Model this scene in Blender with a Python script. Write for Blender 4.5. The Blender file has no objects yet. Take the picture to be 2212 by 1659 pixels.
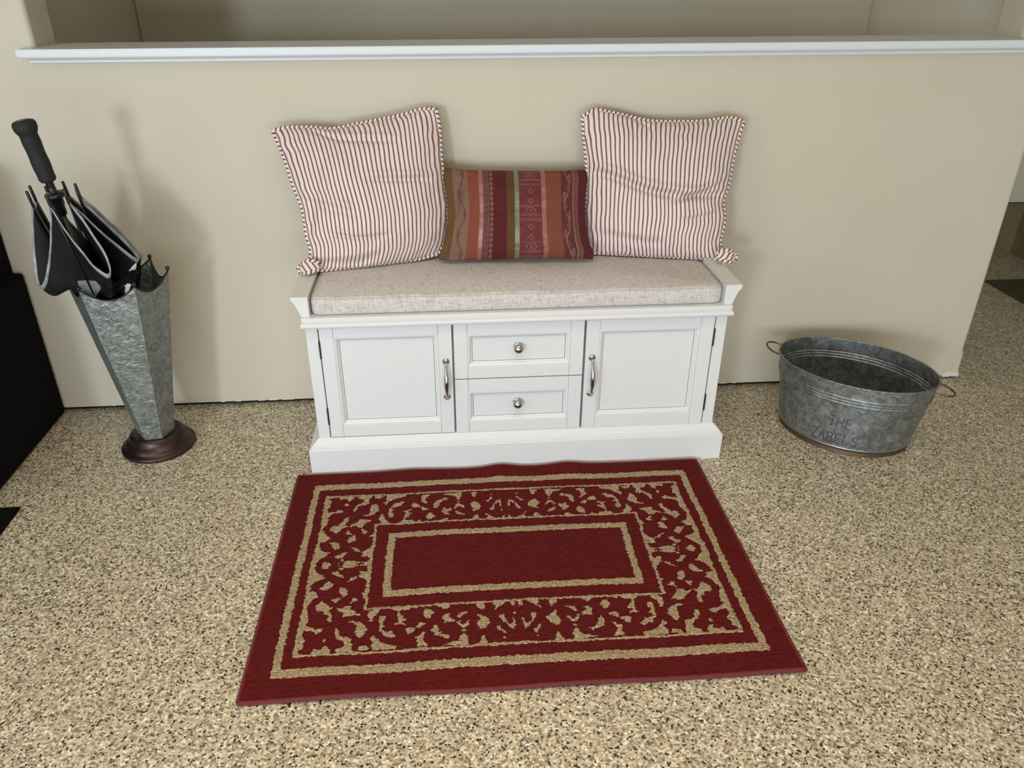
import bpy, bmesh, math, random
import numpy as np
from mathutils import Vector, Matrix
random.seed(4)
rng = np.random.default_rng(7)
S = bpy.context.scene
C = S.collection
PI = math.pi

# ------------------------------------------------------------------ camera
cam = bpy.data.cameras.new('camera'); co = bpy.data.objects.new('camera', cam); C.objects.link(co)
W, H, F = 2212, 1659, 1687.785
cam.sensor_fit = 'HORIZONTAL'; cam.sensor_width = 36.0; cam.lens = 36.0 * F / W
cam.shift_x = 29.21 / W; cam.shift_y = 4.79 / W
cam.clip_start = .02
r = Vector((0.997446, -0.071371, -0.002768)); u = Vector((0.036410, 0.474751, 0.879367)); f = Vector((0.061447, 0.877222, -0.476137))
m = Matrix((r, u, -f)).transposed().to_4x4(); m.translation = Vector((-0.10379, -2.29473, 1.27841))
co.matrix_world = m
S.camera = co

# ------------------------------------------------------------------ light and exposure
S.view_settings.view_transform = 'Standard'; S.view_settings.look = 'None'
S.view_settings.gamma = 1; S.view_settings.exposure = -0.22; S.view_settings.use_curve_mapping = False
wd = bpy.data.worlds.new('world'); S.world = wd; wd.use_nodes = True
wd.node_tree.nodes['Background'].inputs[0].default_value = (1.0, .95, .88, 1)
wd.node_tree.nodes['Background'].inputs[1].default_value = .45
def area(name, loc, target, sx, sy, power, col):
    l = bpy.data.lights.new(name, 'AREA'); l.shape = 'RECTANGLE'; l.size = sx; l.size_y = sy; l.energy = power; l.color = col
    o = bpy.data.objects.new(name, l); C.objects.link(o); o.location = loc
    d = Vector(target) - Vector(loc)
    o.rotation_euler = d.to_track_quat('-Z', 'Y').to_euler(); return o
area('doorway_daylight', (-2.5, -6.2, 1.42), (-.4, 0, .6), .6, .6, 104, (.75, .875, 1.0))
area('window_daylight', (-3.6, -3.3, 1.45), (.6, -.2, .5), 2.0, 1.0, 38, (.75, .875, 1.0))
area('garage_opening_daylight', (-.5, -5.6, .55), (.2, 0, .3), 4.4, .9, 118, (.74, .865, 1.0))
warm_fill = area('overhead_warm_fill', (-.1, -1.8, 2.50), (-.1, -1.8, 0), 1.8, 1.2, 17.5, (1.0, .82, .60))  # added overhead fill with no fixture behind it, warms floor and upward faces
warm_fill.data.spread = math.radians(105)

# ------------------------------------------------------------------ helpers
def L(h):
    h = h.lstrip('#'); c = [int(h[i:i+2], 16) / 255 for i in (0, 2, 4)]
    return tuple((x / 12.92 if x <= .04045 else ((x + .055) / 1.055) ** 2.4) for x in c) + (1,)
class NT:
    def __init__(s, name):
        s.m = bpy.data.materials.new(name); s.m.use_nodes = True; s.t = s.m.node_tree; s.t.nodes.clear()
        s.o = s.n('ShaderNodeOutputMaterial'); s.p = s.n('ShaderNodeBsdfPrincipled'); s.l(s.p.outputs[0], s.o.inputs[0])
    def n(s, t, **k):
        x = s.t.nodes.new(t)
        for a, b in k.items():
            if a.startswith('i_'): x.inputs[a[2:].replace('_', ' ')].default_value = b
            else: setattr(x, a, b)
        return x
    def l(s, a, b): s.t.links.new(a, b)
    def set(s, **k):
        for a, b in k.items(): s.p.inputs[a.replace('_', ' ')].default_value = b
        return s
    def noise(s, scale, detail=2, rough=.5, coord='Object', vscale=None, dist=0):
        tc = s.n('ShaderNodeTexCoord'); out = tc.outputs[coord]
        if vscale:
            mp = s.n('ShaderNodeMapping'); mp.inputs['Scale'].default_value = vscale; s.l(out, mp.inputs[0]); out = mp.outputs[0]
        x = s.n('ShaderNodeTexNoise'); x.inputs['Scale'].default_value = scale; x.inputs['Detail'].default_value = detail
        x.inputs['Roughness'].default_value = rough; x.inputs['Distortion'].default_value = dist; s.l(out, x.inputs['Vector']); return x.outputs['Fac']
    def ramp(s, fac, stops, interp='LINEAR'):
        x = s.n('ShaderNodeValToRGB'); x.color_ramp.interpolation = interp; e = x.color_ramp.elements
        while len(e) < len(stops): e.new(.5)
        for q, (p, c) in zip(e, stops): q.position = p; q.color = c
        s.l(fac, x.inputs[0]); return x.outputs[0]
    def bump(s, h, strength=.3, dist=.001, prev=None):
        b = s.n('ShaderNodeBump'); b.inputs['Strength'].default_value = strength; b.inputs['Distance'].default_value = dist
        s.l(h, b.inputs['Height'])
        if prev is not None: s.l(prev, b.inputs['Normal'])
        s.l(b.outputs[0], s.p.inputs['Normal']); return b.outputs[0]
    def math(s, op, a, b=None, c=None):
        x = s.n('ShaderNodeMath'); x.operation = op
        for i, v in enumerate((a, b, c)):
            if v is None: continue
            if isinstance(v, (int, float)): x.inputs[i].default_value = v
            else: s.l(v, x.inputs[i])
        return x.outputs[0]
    def mix(s, fac, a, b, mode='MIX'):
        x = s.n('ShaderNodeMix'); x.data_type = 'RGBA'; x.blend_type = mode
        for sock, v in ((x.inputs[0], fac), (x.inputs[6], a), (x.inputs[7], b)):
            if isinstance(v, (int, float, tuple)): sock.default_value = v
            else: s.l(v, sock)
        return x.outputs[2]
def plain(name, col, rough=.5, metal=0, **k):
    a = NT(name).set(Base_Color=L(col), Roughness=rough, Metallic=metal); a.set(**k); return a

def obj(name, bm, mat, parent=None, smooth=False, loc=None, label=None):
    if isinstance(bm, bmesh.types.BMesh):
        me = bpy.data.meshes.new(name); bmesh.ops.recalc_face_normals(bm, faces=bm.faces); bm.to_mesh(me); bm.free()
    else: me = bm
    o = bpy.data.objects.new(name, me); C.objects.link(o)
    for mm in (mat if isinstance(mat, (list, tuple)) else [mat]): me.materials.append(mm)
    if smooth:
        for p in me.polygons: p.use_smooth = True
    if parent: o.parent = parent
    if loc: o.location = loc
    if label: o['label'] = label
    return o
def thing(name, label, cat, loc=(0, 0, 0), group=None):
    o = bpy.data.objects.new(name, None); C.objects.link(o); o.location = loc; o.empty_display_size = .05
    o['label'] = label; o['category'] = cat
    if group: o['group'] = group
    return o
def tag(o, label, cat, group=None):
    o['label'] = label; o['category'] = cat
    if group: o['group'] = group
    return o
def struct(name, bm, mat, label=None):
    o = obj(name, bm, mat); o['kind'] = 'structure'
    if label: o['label'] = label
    return o
def box(bm, x0, x1, y0, y1, z0, z1, bev=0, seg=2):
    r_ = bmesh.ops.create_cube(bm, size=1)
    for v in r_['verts']: v.co = Vector(((x0 + x1) / 2 + v.co.x * (x1 - x0), (y0 + y1) / 2 + v.co.y * (y1 - y0), (z0 + z1) / 2 + v.co.z * (z1 - z0)))
    if bev:
        es = list({e for v in r_['verts'] for e in v.link_edges})
        bmesh.ops.bevel(bm, geom=es, offset=bev, segments=seg, affect='EDGES', profile=.5)
    return bm
def nb(): return bmesh.new()
def extrude_profile(bm, prof, a, b, axis):
    """prof: list of (p,q) in the plane perpendicular to axis ('x': p=y q=z; 'y': p=x q=z)"""
    f_ = (lambda t, p, q: (t, p, q)) if axis == 'x' else (lambda t, p, q: (p, t, q))
    A = [bm.verts.new(f_(a, *p)) for p in prof]; B = [bm.verts.new(f_(b, *p)) for p in prof]
    n = len(prof)
    for i in range(n): bm.faces.new((A[i], A[(i + 1) % n], B[(i + 1) % n], B[i]))
    bm.faces.new(A); bm.faces.new(B[::-1]); return bm
def lathe(bm, prof, seg=32, mat=None, close=False):
    rings = []
    for (r_, z) in prof:
        rings.append([bm.verts.new((r_ * math.cos(2 * PI * i / seg), r_ * math.sin(2 * PI * i / seg), z)) for i in range(seg)])
    for a, b in zip(rings, rings[1:]):
        for i in range(seg): bm.faces.new((a[i], a[(i + 1) % seg], b[(i + 1) % seg], b[i]))
    bm.faces.new(rings[0][::-1]); bm.faces.new(rings[-1])
    if mat is not None: bmesh.ops.transform(bm, matrix=mat, verts=[v for q in rings for v in q])
    return bm
def tube(bm, pts, rad, seg=8, closed=False, uvl=None, cap=True):
    pts = [Vector(p) for p in pts]; n = len(pts)
    rads = rad if isinstance(rad, (list, tuple)) else [rad] * n
    tans = []
    for i in range(n):
        a = pts[(i - 1) % n] if (closed or i > 0) else pts[i]; b = pts[(i + 1) % n] if (closed or i < n - 1) else pts[i]
        tans.append((b - a).normalized())
    up = Vector((0, 0, 1)) if abs(tans[0].z) < .9 else Vector((1, 0, 0))
    nrm = tans[0].cross(up).normalized(); rings = []; arc = [0]
    for i in range(n):
        if i: arc.append(arc[-1] + (pts[i] - pts[i - 1]).length)
        nrm = (nrm - tans[i] * nrm.dot(tans[i])).normalized(); bi = tans[i].cross(nrm)
        rings.append([bm.verts.new(pts[i] + (nrm * math.cos(2 * PI * k / seg) + bi * math.sin(2 * PI * k / seg)) * rads[i]) for k in range(seg)])
    lay = bm.loops.layers.uv.verify() if uvl else None
    for i in range(n if closed else n - 1):
        j = (i + 1) % n
        for k in range(seg):
            fc = bm.faces.new((rings[i][k], rings[i][(k + 1) % seg], rings[j][(k + 1) % seg], rings[j][k]))
            if lay is not None:
                a0 = arc[i]; a1 = arc[j] if j else arc[i] + (pts[0] - pts[i]).length
                for lp, (uu, vv) in zip(fc.loops, ((a0, k / seg), (a0, (k + 1) / seg), (a1, (k + 1) / seg), (a1, k / seg))): lp[lay].uv = (uu, vv)
    if not closed and cap: bm.faces.new(rings[0][::-1]); bm.faces.new(rings[-1])
    return bm
def grid_mesh(name, P, uv=None, col=None, wrapu=False, flip=False):
    """P: (nu,nv,3) array -> quad mesh; uv (nu,nv,2); col (nu,nv,4)"""
    nu, nv = P.shape[:2]; me = bpy.data.meshes.new(name)
    idx = np.arange(nu * nv).reshape(nu, nv)
    a = idx[:-1, :-1]; b = idx[1:, :-1]; c = idx[1:, 1:]; d = idx[:-1, 1:]
    if wrapu:
        a = np.vstack([a, idx[-1:, :-1]]); b = np.vstack([b, idx[:1, :-1]]); c = np.vstack([c, idx[:1, 1:]]); d = np.vstack([d, idx[-1:, 1:]])
    q = np.stack([a, b, c, d], -1).reshape(-1, 4)
    if flip: q = q[:, ::-1]
    n = len(q)
    me.vertices.add(nu * nv); me.vertices.foreach_set('co', P.reshape(-1).astype(np.float32))
    me.loops.add(n * 4); me.loops.foreach_set('vertex_index', q.reshape(-1).astype(np.int32))
    me.polygons.add(n); me.polygons.foreach_set('loop_start', np.arange(0, n * 4, 4, dtype=np.int32))
    try: me.polygons.foreach_set('loop_total', np.full(n, 4, dtype=np.int32))
    except Exception: pass
    if uv is not None:
        l = me.uv_layers.new(name='UVMap'); l.data.foreach_set('uv', uv.reshape(-1, 2)[q.reshape(-1)].reshape(-1).astype(np.float32))
    if col is not None:
        ca = me.color_attributes.new('Col', 'FLOAT_COLOR', 'POINT'); ca.data.foreach_set('color', col.reshape(-1).astype(np.float32))
    me.update(calc_edges=True); me.validate()
    return me
def vnoise(x, y, seed=0):
    """smooth 2-D value noise, vectorised"""
    xi = np.floor(x).astype(int); yi = np.floor(y).astype(int); fx = x - xi; fy = y - yi
    fx = fx * fx * (3 - 2 * fx); fy = fy * fy * (3 - 2 * fy)
    def h(i, j):
        v = np.sin(i * 127.1 + j * 311.7 + seed * 74.7) * 43758.5453; return v - np.floor(v)
    return (h(xi, yi) * (1 - fx) + h(xi + 1, yi) * fx) * (1 - fy) + (h(xi, yi + 1) * (1 - fx) + h(xi + 1, yi + 1) * fx) * fy
def inpoly(px, py, poly):
    c = np.zeros(px.shape, bool); n = len(poly); j = n - 1
    for i in range(n):
        xi, yi = poly[i]; xj, yj = poly[j]
        if yi != yj:
            k = ((yi > py) != (yj > py)) & (px < (xj - xi) * (py - yi) / (yj - yi) + xi); c ^= k
        j = i
    return c

# ------------------------------------------------------------------ materials
# wall paint
w = NT('wall_paint').set(Base_Color=L('cdc6b4'), Roughness=.62); w.p.inputs['Specular IOR Level'].default_value = .35
n1 = w.noise(2.2, 3); colr = w.ramp(n1, [(.3, L('cdc2ac')), (.7, L('d1c7b2'))]); w.l(colr, w.p.inputs['Base Color'])
w.bump(w.noise(160, 2), .12, .0008)
WALL = w.m
w = NT('stem_wall_paint').set(Roughness=.7); w.l(w.ramp(w.noise(9, 4), [(.3, L('6f5f44')), (.7, L('80704f'))]), w.p.inputs['Base Color']); w.bump(w.noise(40, 4), .4, .003); STEM = w.m
TRIM = plain('white_trim_paint', 'dedfe0', .38).m
CEIL = plain('ceiling_paint', 'e6e2d8', .8).m
GAPSHADE = plain('painted_gap_shade', '17130f', .9).m  # near-black colour that paints the shade under the raised wall
JOINTC = plain('joint_compound', 'dcdad2', .8).m
# flake floor
w = NT('flake_floor')
tc = w.n('ShaderNodeTexCoord')
def flakes(scale, off):
    mp = w.n('ShaderNodeMapping'); mp.inputs['Location'].default_value = off; w.l(tc.outputs['Object'], mp.inputs[0])
    nz = w.n('ShaderNodeTexNoise'); nz.inputs['Scale'].default_value = scale * .9; nz.inputs['Detail'].default_value = 1; w.l(mp.outputs[0], nz.inputs['Vector'])
    ad = w.n('ShaderNodeMix'); ad.data_type = 'VECTOR'; ad.inputs[0].default_value = 0.0045; w.l(mp.outputs[0], ad.inputs[4]); w.l(nz.outputs['Color'], ad.inputs[5])
    v = w.n('ShaderNodeTexVoronoi'); v.voronoi_dimensions = '2D'; v.inputs['Scale'].default_value = scale; v.inputs['Randomness'].default_value = 1; w.l(ad.outputs[1], v.inputs['Vector'])
    s = w.n('ShaderNodeSeparateColor'); w.l(v.outputs['Color'], s.inputs[0]); return v, s
v1, s1 = flakes(235, (0, 0, 0)); v2, s2 = flakes(150, (3.3, 1.7, 0)); v3, s3 = flakes(270, (7.1, 2.9, 0))
base = w.ramp(s1.outputs[0], [(0, L('7d7160')), (.12, L('9c8f7a')), (.28, L('b3a58c')), (.48, L('c4b69b')), (.70, L('d4c8ad')), (.86, L('e6dcc4')), (.955, L('f3eddc'))], 'CONSTANT')
c_ = w.mix(w.math('MULTIPLY', w.math('GREATER_THAN', s2.outputs[0], .75), .5), base, w.ramp(s2.outputs[1], [(0, L('93866f')), (.35, L('bfb199')), (.75, L('ddd2b9'))], 'CONSTANT'))
dk = w.math('MULTIPLY', w.math('GREATER_THAN', s3.outputs[2], .935), .98)
c_ = w.mix(dk, c_, L('15110f'))
dk2 = w.math('MULTIPLY', w.math('MULTIPLY', w.math('GREATER_THAN', s3.outputs[2], .87), w.math('LESS_THAN', s3.outputs[2], .935)), .65)
c_ = w.mix(dk2, c_, L('4a4034'))
w.l(c_, w.p.inputs['Base Color'])
w.set(Roughness=.42); w.p.inputs['Coat Weight'].default_value = .35; w.p.inputs['Coat Roughness'].default_value = .22
w.bump(s1.outputs[0], .25, .0006, w.bump(w.noise(120, 2), .3, .0007))
FLOOR = w.m
# bench paint
w = NT('bench_white_paint').set(Base_Color=L('dcdbda'), Roughness=.36); w.bump(w.noise(60, 2), .03, .0005); WHITE = w.m
CHROME = plain('brushed_chrome', 'b9b5b4', .16, 1).m
HINGE = plain('hinge_bronze', '4a443f', .4, .8).m
# linen
w = NT('linen'); 
a = w.noise(420, 2, .6, vscale=(1, .12, .12)); b = w.noise(420, 2, .6, vscale=(.12, 1, 1))
k_ = w.math('MULTIPLY', w.math('ADD', a, b), .5)
w.l(w.ramp(k_, [(.34, L('9c928e')), (.44, L('c2bab5')), (.55, L('cec7c2')), (.66, L('dcd7d2'))]), w.p.inputs['Base Color'])
w.set(Roughness=.9); w.bump(k_, .5, .0008); w.p.inputs['Sheen Weight'].default_value = .25
LINEN = w.m
# ticking stripes (UV u runs across the stripes, in metres)
def ticking(name):
    w = NT(name); uv = w.n('ShaderNodeUVMap'); sp = w.n('ShaderNodeSeparateXYZ'); w.l(uv.outputs[0], sp.inputs[0])
    nz = w.n('ShaderNodeTexNoise'); nz.inputs['Scale'].default_value = 700; w.l(uv.outputs[0], nz.inputs['Vector'])
    t = w.math('FRACT', w.math('MULTIPLY', w.math('ADD', sp.outputs[0], w.math('MULTIPLY', w.math('SUBTRACT', nz.outputs[0], .5), .0008)), 1 / .0125))
    c_ = w.ramp(t, [(0, L('e2d5cd')), (.40, L('e2d5cd')), (.48, L('895553')), (.74, L('7d4846')), (.83, L('e2d5cd'))])
    w.l(c_, w.p.inputs['Base Color']); w.set(Roughness=.85); w.bump(w.noise(900, 2), .25, .0004)
    w.p.inputs['Sheen Weight'].default_value = .15; return w.m
TICK = ticking('ticking_stripe')
w = NT('ticking_piping'); uv = w.n('ShaderNodeUVMap'); sp = w.n('ShaderNodeSeparateXYZ'); w.l(uv.outputs[0], sp.inputs[0])
t = w.math('FRACT', w.math('ADD', w.math('MULTIPLY', sp.outputs[0], 1 / .0125), sp.outputs[1]))
w.l(w.ramp(t, [(0, L('e8dad0')), (.5, L('e8dad0')), (.58, L('7a4644')), (.9, L('733f3e')), (.97, L('e8dad0'))]), w.p.inputs['Base Color']); w.set(Roughness=.85); PIPE = w.m
def colattr(name, rough=.8, sheen=0, bumpscale=900, bs=.3):
    w = NT(name); a = w.n('ShaderNodeVertexColor'); a.layer_name = 'Col'
    sp = w.n('ShaderNodeSeparateColor')
    w.l(w.mix(w.noise(1400, 1), a.outputs[0], a.outputs[0]), w.p.inputs['Base Color'])
    w.l(a.outputs[1], w.p.inputs['Roughness']); w.p.inputs['Sheen Weight'].default_value = sheen; w.p.inputs['Sheen Roughness'].default_value = .35
    w.bump(w.noise(bumpscale, 2), bs, .0004); return w.m
BROC = colattr('striped_velvet_and_brocade', sheen=.08)
# rug
w = NT('rug_pile'); a = w.n('ShaderNodeVertexColor'); a.layer_name = 'Col'; sp = w.n('ShaderNodeSeparateColor'); w.l(a.outputs[0], sp.inputs[0])
red = w.ramp(w.noise(260, 3, .6, vscale=(.3, 1, 1)), [(.3, L('4a0f0f')), (.55, L('5c1615')), (.8, L('6a1f1e'))])
tan = w.ramp(w.noise(330, 3, .65), [(.32, L('6e5f46')), (.5, L('9c896b')), (.68, L('cbb997'))])
w.p.inputs['Specular IOR Level'].default_value = .15
w.l(w.mix(w.math('GREATER_THAN', sp.outputs[0], .5), red, tan), w.p.inputs['Base Color'])
w.set(Roughness=.95)
row = w.n('ShaderNodeTexWave'); row.bands_direction = 'Y'; row.inputs['Scale'].default_value = 62; row.inputs['Distortion'].default_value = 1.2; row.inputs['Detail'].default_value = 2; row.inputs['Detail Scale'].default_value = 3
tcw = w.n('ShaderNodeTexCoord'); w.l(tcw.outputs['Object'], row.inputs['Vector'])
w.bump(w.noise(230, 2), 1.0, .003, w.bump(row.outputs['Fac'], .45, .0018)); RUG = w.m
BIND = NT('rug_binding').set(Roughness=.9); BIND.l(BIND.ramp(BIND.noise(300, 2, vscale=(1, .3, .3)), [(.3, L('561c20')), (.7, L('71292d'))]), BIND.p.inputs['Base Color']); BIND.bump(BIND.noise(400, 2), .5, .001); BIND = BIND.m
# galvanised metal
def galv(name, c0, c1, c2, scale, rough=.42, bs=.35, metal=.7):
    w = NT(name); n_ = w.noise(scale, 5, .68, dist=1.2); n2 = w.noise(scale * 3.1, 4, .6, dist=1.5)
    k_ = w.math('ADD', w.math('MULTIPLY', n_, .6), w.math('MULTIPLY', n2, .4))
    w.l(w.ramp(k_, [(.40, L(c0)), (.5, L(c1)), (.60, L(c2))]), w.p.inputs['Base Color'])
    w.set(Metallic=metal); w.l(w.math('ADD', w.math('MULTIPLY', k_, .3), rough - .15), w.p.inputs['Roughness'])
    w.bump(w.noise(scale * 1.3, 2, .5, dist=.8), bs, .004); return w.m
GALV_STAND = galv('hammered_galvanized_steel', '6f7673', '8b918e', 'a0a6a4', 42, .42, .8)
GALV_TUB = galv('galvanized_tub_steel', '676a69', '838685', '9fa2a1', 30, .40, .10)
RUST = NT('oil_rubbed_bronze').set(Metallic=.75, Roughness=.36); RUST.l(RUST.ramp(RUST.noise(30, 4), [(.35, L('332827')), (.7, L('4c3b36'))]), RUST.p.inputs['Base Color']); RUST = RUST.m
BRASS = NT('aged_brass_wire').set(Metallic=.8, Roughness=.45); BRASS.l(BRASS.ramp(BRASS.noise(60, 3), [(.3, L('55442a')), (.7, L('8a7148'))]), BRASS.p.inputs['Base Color']); BRASS = BRASS.m
LETTER = plain('scorched_lettering', '4a4f54', .6, .6).m
# umbrella
w = NT('black_nylon').set(Base_Color=L('0a0b0f'), Roughness=.6); w.p.inputs['Specular IOR Level'].default_value = .3; w.bump(w.noise(40, 3), .25, .002); NYLON = w.m
FOAM = NT('black_foam_grip').set(Base_Color=L('191b1b'), Roughness=.75); FOAM.bump(FOAM.noise(500, 2), .4, .0008); FOAM = FOAM.m
BLACKP = plain('black_plastic', '121314', .35).m
TAPE = NT('reflective_grey_tape').set(Roughness=.42, Metallic=.2); TAPE.l(TAPE.ramp(TAPE.noise(45, 3), [(.3, L('77797c')), (.7, L('a9abaf'))]), TAPE.p.inputs['Base Color']); TAPE = TAPE.m
GREYN = plain('grey_nylon', '85878a', .6).m
WHITEP = plain('white_print', 'dfe6ea', .6).m
# black carpet
w = NT('black_carpet'); w.l(w.ramp(w.noise(350, 3, .7), [(.45, L('050505')), (.62, L('0b0b0c')), (.8, L('24262a'))]), w.p.inputs['Base Color']); w.set(Roughness=1.0); w.p.inputs['Specular IOR Level'].default_value = .15
w.bump(w.noise(600, 3), 1, .003); CARPET = w.m
w = NT('olive_mat'); w.l(w.ramp(w.noise(220, 3, .7), [(.35, L('3c3a22')), (.7, L('55502f'))]), w.p.inputs['Base Color']); w.set(Roughness=1.0); w.bump(w.noise(300, 3), 1, .003); OLIVE = w.m

# ================================================================== SETTING
def plan_extrude(bm, pts, z0, z1):
    A = [bm.verts.new((x, y, z0)) for x, y in pts]; B = [bm.verts.new((x, y, z1)) for x, y in pts]
    n = len(pts)
    for i in range(n): bm.faces.new((A[i], A[(i + 1) % n], B[(i + 1) % n], B[i]))
    bm.faces.new(A[::-1]); bm.faces.new(B)
def rrect(x0, x1, y0, y1, rl, rr, seg=6):
    """rectangle in plan with its left / right corners rounded"""
    p = []
    for cx, cy, a0, r_ in ((x1, y1, 0, rr), (x0, y1, 90, rl), (x0, y0, 180, rl), (x1, y0, 270, rr)):
        if r_ == 0: p.append((cx, cy)); continue
        ox = cx - r_ if cx == x1 else cx + r_; oy = cy - r_ if cy == y1 else cy + r_
        for k in range(seg + 1):
            a = math.radians(a0 + 90 * k / seg); p.append((ox + r_ * math.cos(a), oy + r_ * math.sin(a)))
    return p
ZT = 1.0870; ZB = 1.0687; XL, XR = -1.153, 1.545; WR = 1.6595; WT = .14
# floor with a sawn joint
bm = nb()
box(bm, -4, 4.2, -7, .086, -.05, 0); box(bm, -4, 4.2, .0895, 3, -.05, 0); box(bm, -4, 4.2, .086, .0895, -.05, -.006)
struct('floor', bm, FLOOR)
bm = nb()
plan_extrude(bm, rrect(-3.7, WR, 0, WT, 0, .014), .013, ZB)
plan_extrude(bm, rrect(-3.7, XL, 0, WT, 0, .014), ZB, 2.2)
plan_extrude(bm, rrect(XR, WR, 0, WT, .014, .014), ZB, 2.2)
plan_extrude(bm, rrect(-3.7, WR, 0, WT, 0, .014), 2.2, 2.55)
wf = struct('wall_front', bm, WALL)
bm = nb(); plan_extrude(bm, rrect(1.625, WR + .006, -.001, WT + .002, .0, .012), .013, .098)
for v in bm.verts:
    if v.co.z > .05: v.co.z += .004 * math.sin(v.co.x * 300); v.co.x -= .002
    v.co.y = max(v.co.y, -.0008)
    if v.co.x < 1.6255: v.co.y = .001 if v.co.y < .05 else v.co.y
obj('corner_bead_patch', bm, WALL, wf)
bm = nb()
for k in range(7):
    x = 1.605 + .008 * k; box(bm, x, x + .009, -.0045, .006, .006 + .003 * random.random(), .022 + .006 * random.random(), .0015, 1)
obj('chipped_plaster', bm, JOINTC, wf, label='crumbled white plaster at the foot of the wall corner')
bm = nb(); box(bm, -3.7, 1.60, .012, WT - .012, 0, .0135); struct('gap_shade_strip', bm, GAPSHADE, 'dark strip painted as the shade in the gap along the foot of the half wall')  # added strip, its dark colour stands in for shade in the gap
bm = nb()
for k in range(26):
    x = random.uniform(-1.33, 1.6)
    if -.5 < x < .67: continue
    l_ = random.uniform(.006, .03); box(bm, x, x + l_, -.0008, .004, .0115, .0135 + random.random() * .002, .0006, 1)
o = obj('paint_drip', bm, JOINTC, wf); o['kind'] = 'stuff'
# sill board with horns, and bed moulding below it
bm = nb()
pl = [(-1.1842, -.046), (1.576, -.046), (1.576, 0), (XR, 0), (XR, .152), (XL, .152), (XL, 0), (-1.1842, 0)]
plan_extrude(bm, pl, ZB, ZT)
bmesh.ops.bevel(bm, geom=[e for e in bm.edges if all(v.co.y < -.04 for v in e.verts) or all(v.co.x < -1.18 for v in e.verts)], offset=.0022, segments=2, affect='EDGES')
struct('trim_1', bm, TRIM, 'white painted sill board capping the half wall')
bm = nb(); pr = [(0, ZB), (-.030, ZB), (-.030, ZB - .003), (-.026, ZB - .006), (-.021, ZB - .0085), (-.0185, ZB - .012), (-.0185, ZB - .0155), (-.015, ZB - .018), (0, ZB - .018)]
extrude_profile(bm, pr, -1.167, 1.56, 'x'); struct('trim_2', bm, TRIM, 'white bed moulding under the sill')
# rooms
CZ = 2.55; YB = 1.253
bm = nb(); box(bm, -1.283, 1.705, YB - .060, YB + .1, .258, CZ, .010, 3); box(bm, 1.70, 2.9, YB, YB + .1, .258, CZ)
struct('wall_back', bm, WALL)
bm = nb(); box(bm, -1.283, 2.9, YB + .004, YB + .1, 0, .252); struct('baseboard_back', bm, STEM, 'bare brown stem wall under the back wall')
bm = nb(); box(bm, -1.43, -1.283, WT, YB + .1, 0, CZ); struct('wall_left_back', bm, WALL)
bm = nb(); box(bm, 2.70, 2.85, -6.6, YB + .1, .258, CZ); struct('wall_right', bm, WALL)
bm = nb(); box(bm, 2.704, 2.85, -6.6, YB + .1, 0, .252); struct('baseboard_right', bm, STEM, 'bare brown stem wall under the right wall')
bm = nb(); box(bm, -3.85, -3.7, -6.6, WT, 0, CZ); struct('wall_left', bm, WALL)
bm = nb(); box(bm, -3.85, 2.85, -6.6, YB + .1, CZ, CZ + .1); struct('ceiling', bm, CEIL)

# ================================================================== BENCH
bench = thing('storage_bench', 'white wooden storage bench with two doors and two middle drawers under the sill wall', 'bench', (0.0857, -.21, 0))
BO = Vector((0.0857, -.21, 0))
def bpart(name, bm, mat, parent=None, smooth=False, label=None):
    for v in bm.verts: v.co -= BO
    return obj(name, bm, mat, parent or bench, smooth, label=label)
def u_mold(bm, x0, x1, yf, yb, prof, ks=1):
    """moulding round left, front and right; prof = [(out, z)] outside, closed by the box itself"""
    rows = []
    for o_, z in prof: rows.append([bm.verts.new(p) for p in ((x0 - o_ * ks, yb, z), (x0 - o_ * ks, yf - o_, z), (x1 + o_ * ks, yf - o_, z), (x1 + o_ * ks, yb, z))])
    for a, b in zip(rows, rows[1:]):
        for i in range(3): bm.faces.new((a[i], a[i + 1], b[i + 1], b[i]))
        bm.faces.new((a[3], a[0], b[0], b[3]))
    bm.faces.new(rows[0][::-1]); bm.faces.new(rows[-1]); return bm
A0, A1, YF, YK = -.4752, .6463, -.4096, -.008
bpart('plinth', u_mold(nb(), A0, A1, YF - .0003, YK, [(.0187, 0), (.0187, .080), (.0180, .0815), (.0158, .0825), (.0158, .0865), (.0130, .0885), (.0125, .0925), (.0095, .097), (.006, .103), (.0025, .1085), (0, .111)], 1.55), WHITE)
bm = nb()
box(bm, A0, A1, YF + .026, YK, .109, .462)
bpart('carcass', bm, WHITE)
bm = nb(); box(bm, A0, -.4440, YF, YF + .027, .110, .451, .0012, 1); bpart('corner_post', bm, WHITE)
bm = nb(); box(bm, .6160, A1, YF, YF + .027, .110, .451, .0012, 1); bpart('corner_post', bm, WHITE)
bpart('top_moulding', u_mold(nb(), A0, A1, YF, YK, [(0, .449), (.010, .4495), (.0165, .451), (.020, .4545), (.0205, .459), (.018, .463), (.013, .4655), (.010, .467), (.010, .4685), (.0125, .470), (.0125, .4785), (.011, .4795)], .35), WHITE, smooth=False)
def arm(sgn):
    bm = nb(); ct = [(0, .5345), (.0438, .5345), (.0438, .5255), (.0405, .5235), (.0365, .520), (.0325, .5145), (.0300, .508), (.0288, .5005), (.0275, .495), (.0250, .4895), (.0225, .4855), (.0215, .4795), (0, .4795)]
    xi = -.4576 if sgn < 0 else .6285
    extrude_profile(bm, [(xi + sgn * p, q) for p, q in ct], -.4155, -.012, 'y')
    bmesh.ops.bevel(bm, geom=[e for e in bm.edges if abs(e.verts[0].co.y - e.verts[1].co.y) < 1e-5 and e.verts[0].co.y < -.4], offset=.001, segments=1, affect='EDGES')
    return bpart('arm', bm, WHITE)
arm(-1); arm(1)
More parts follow.
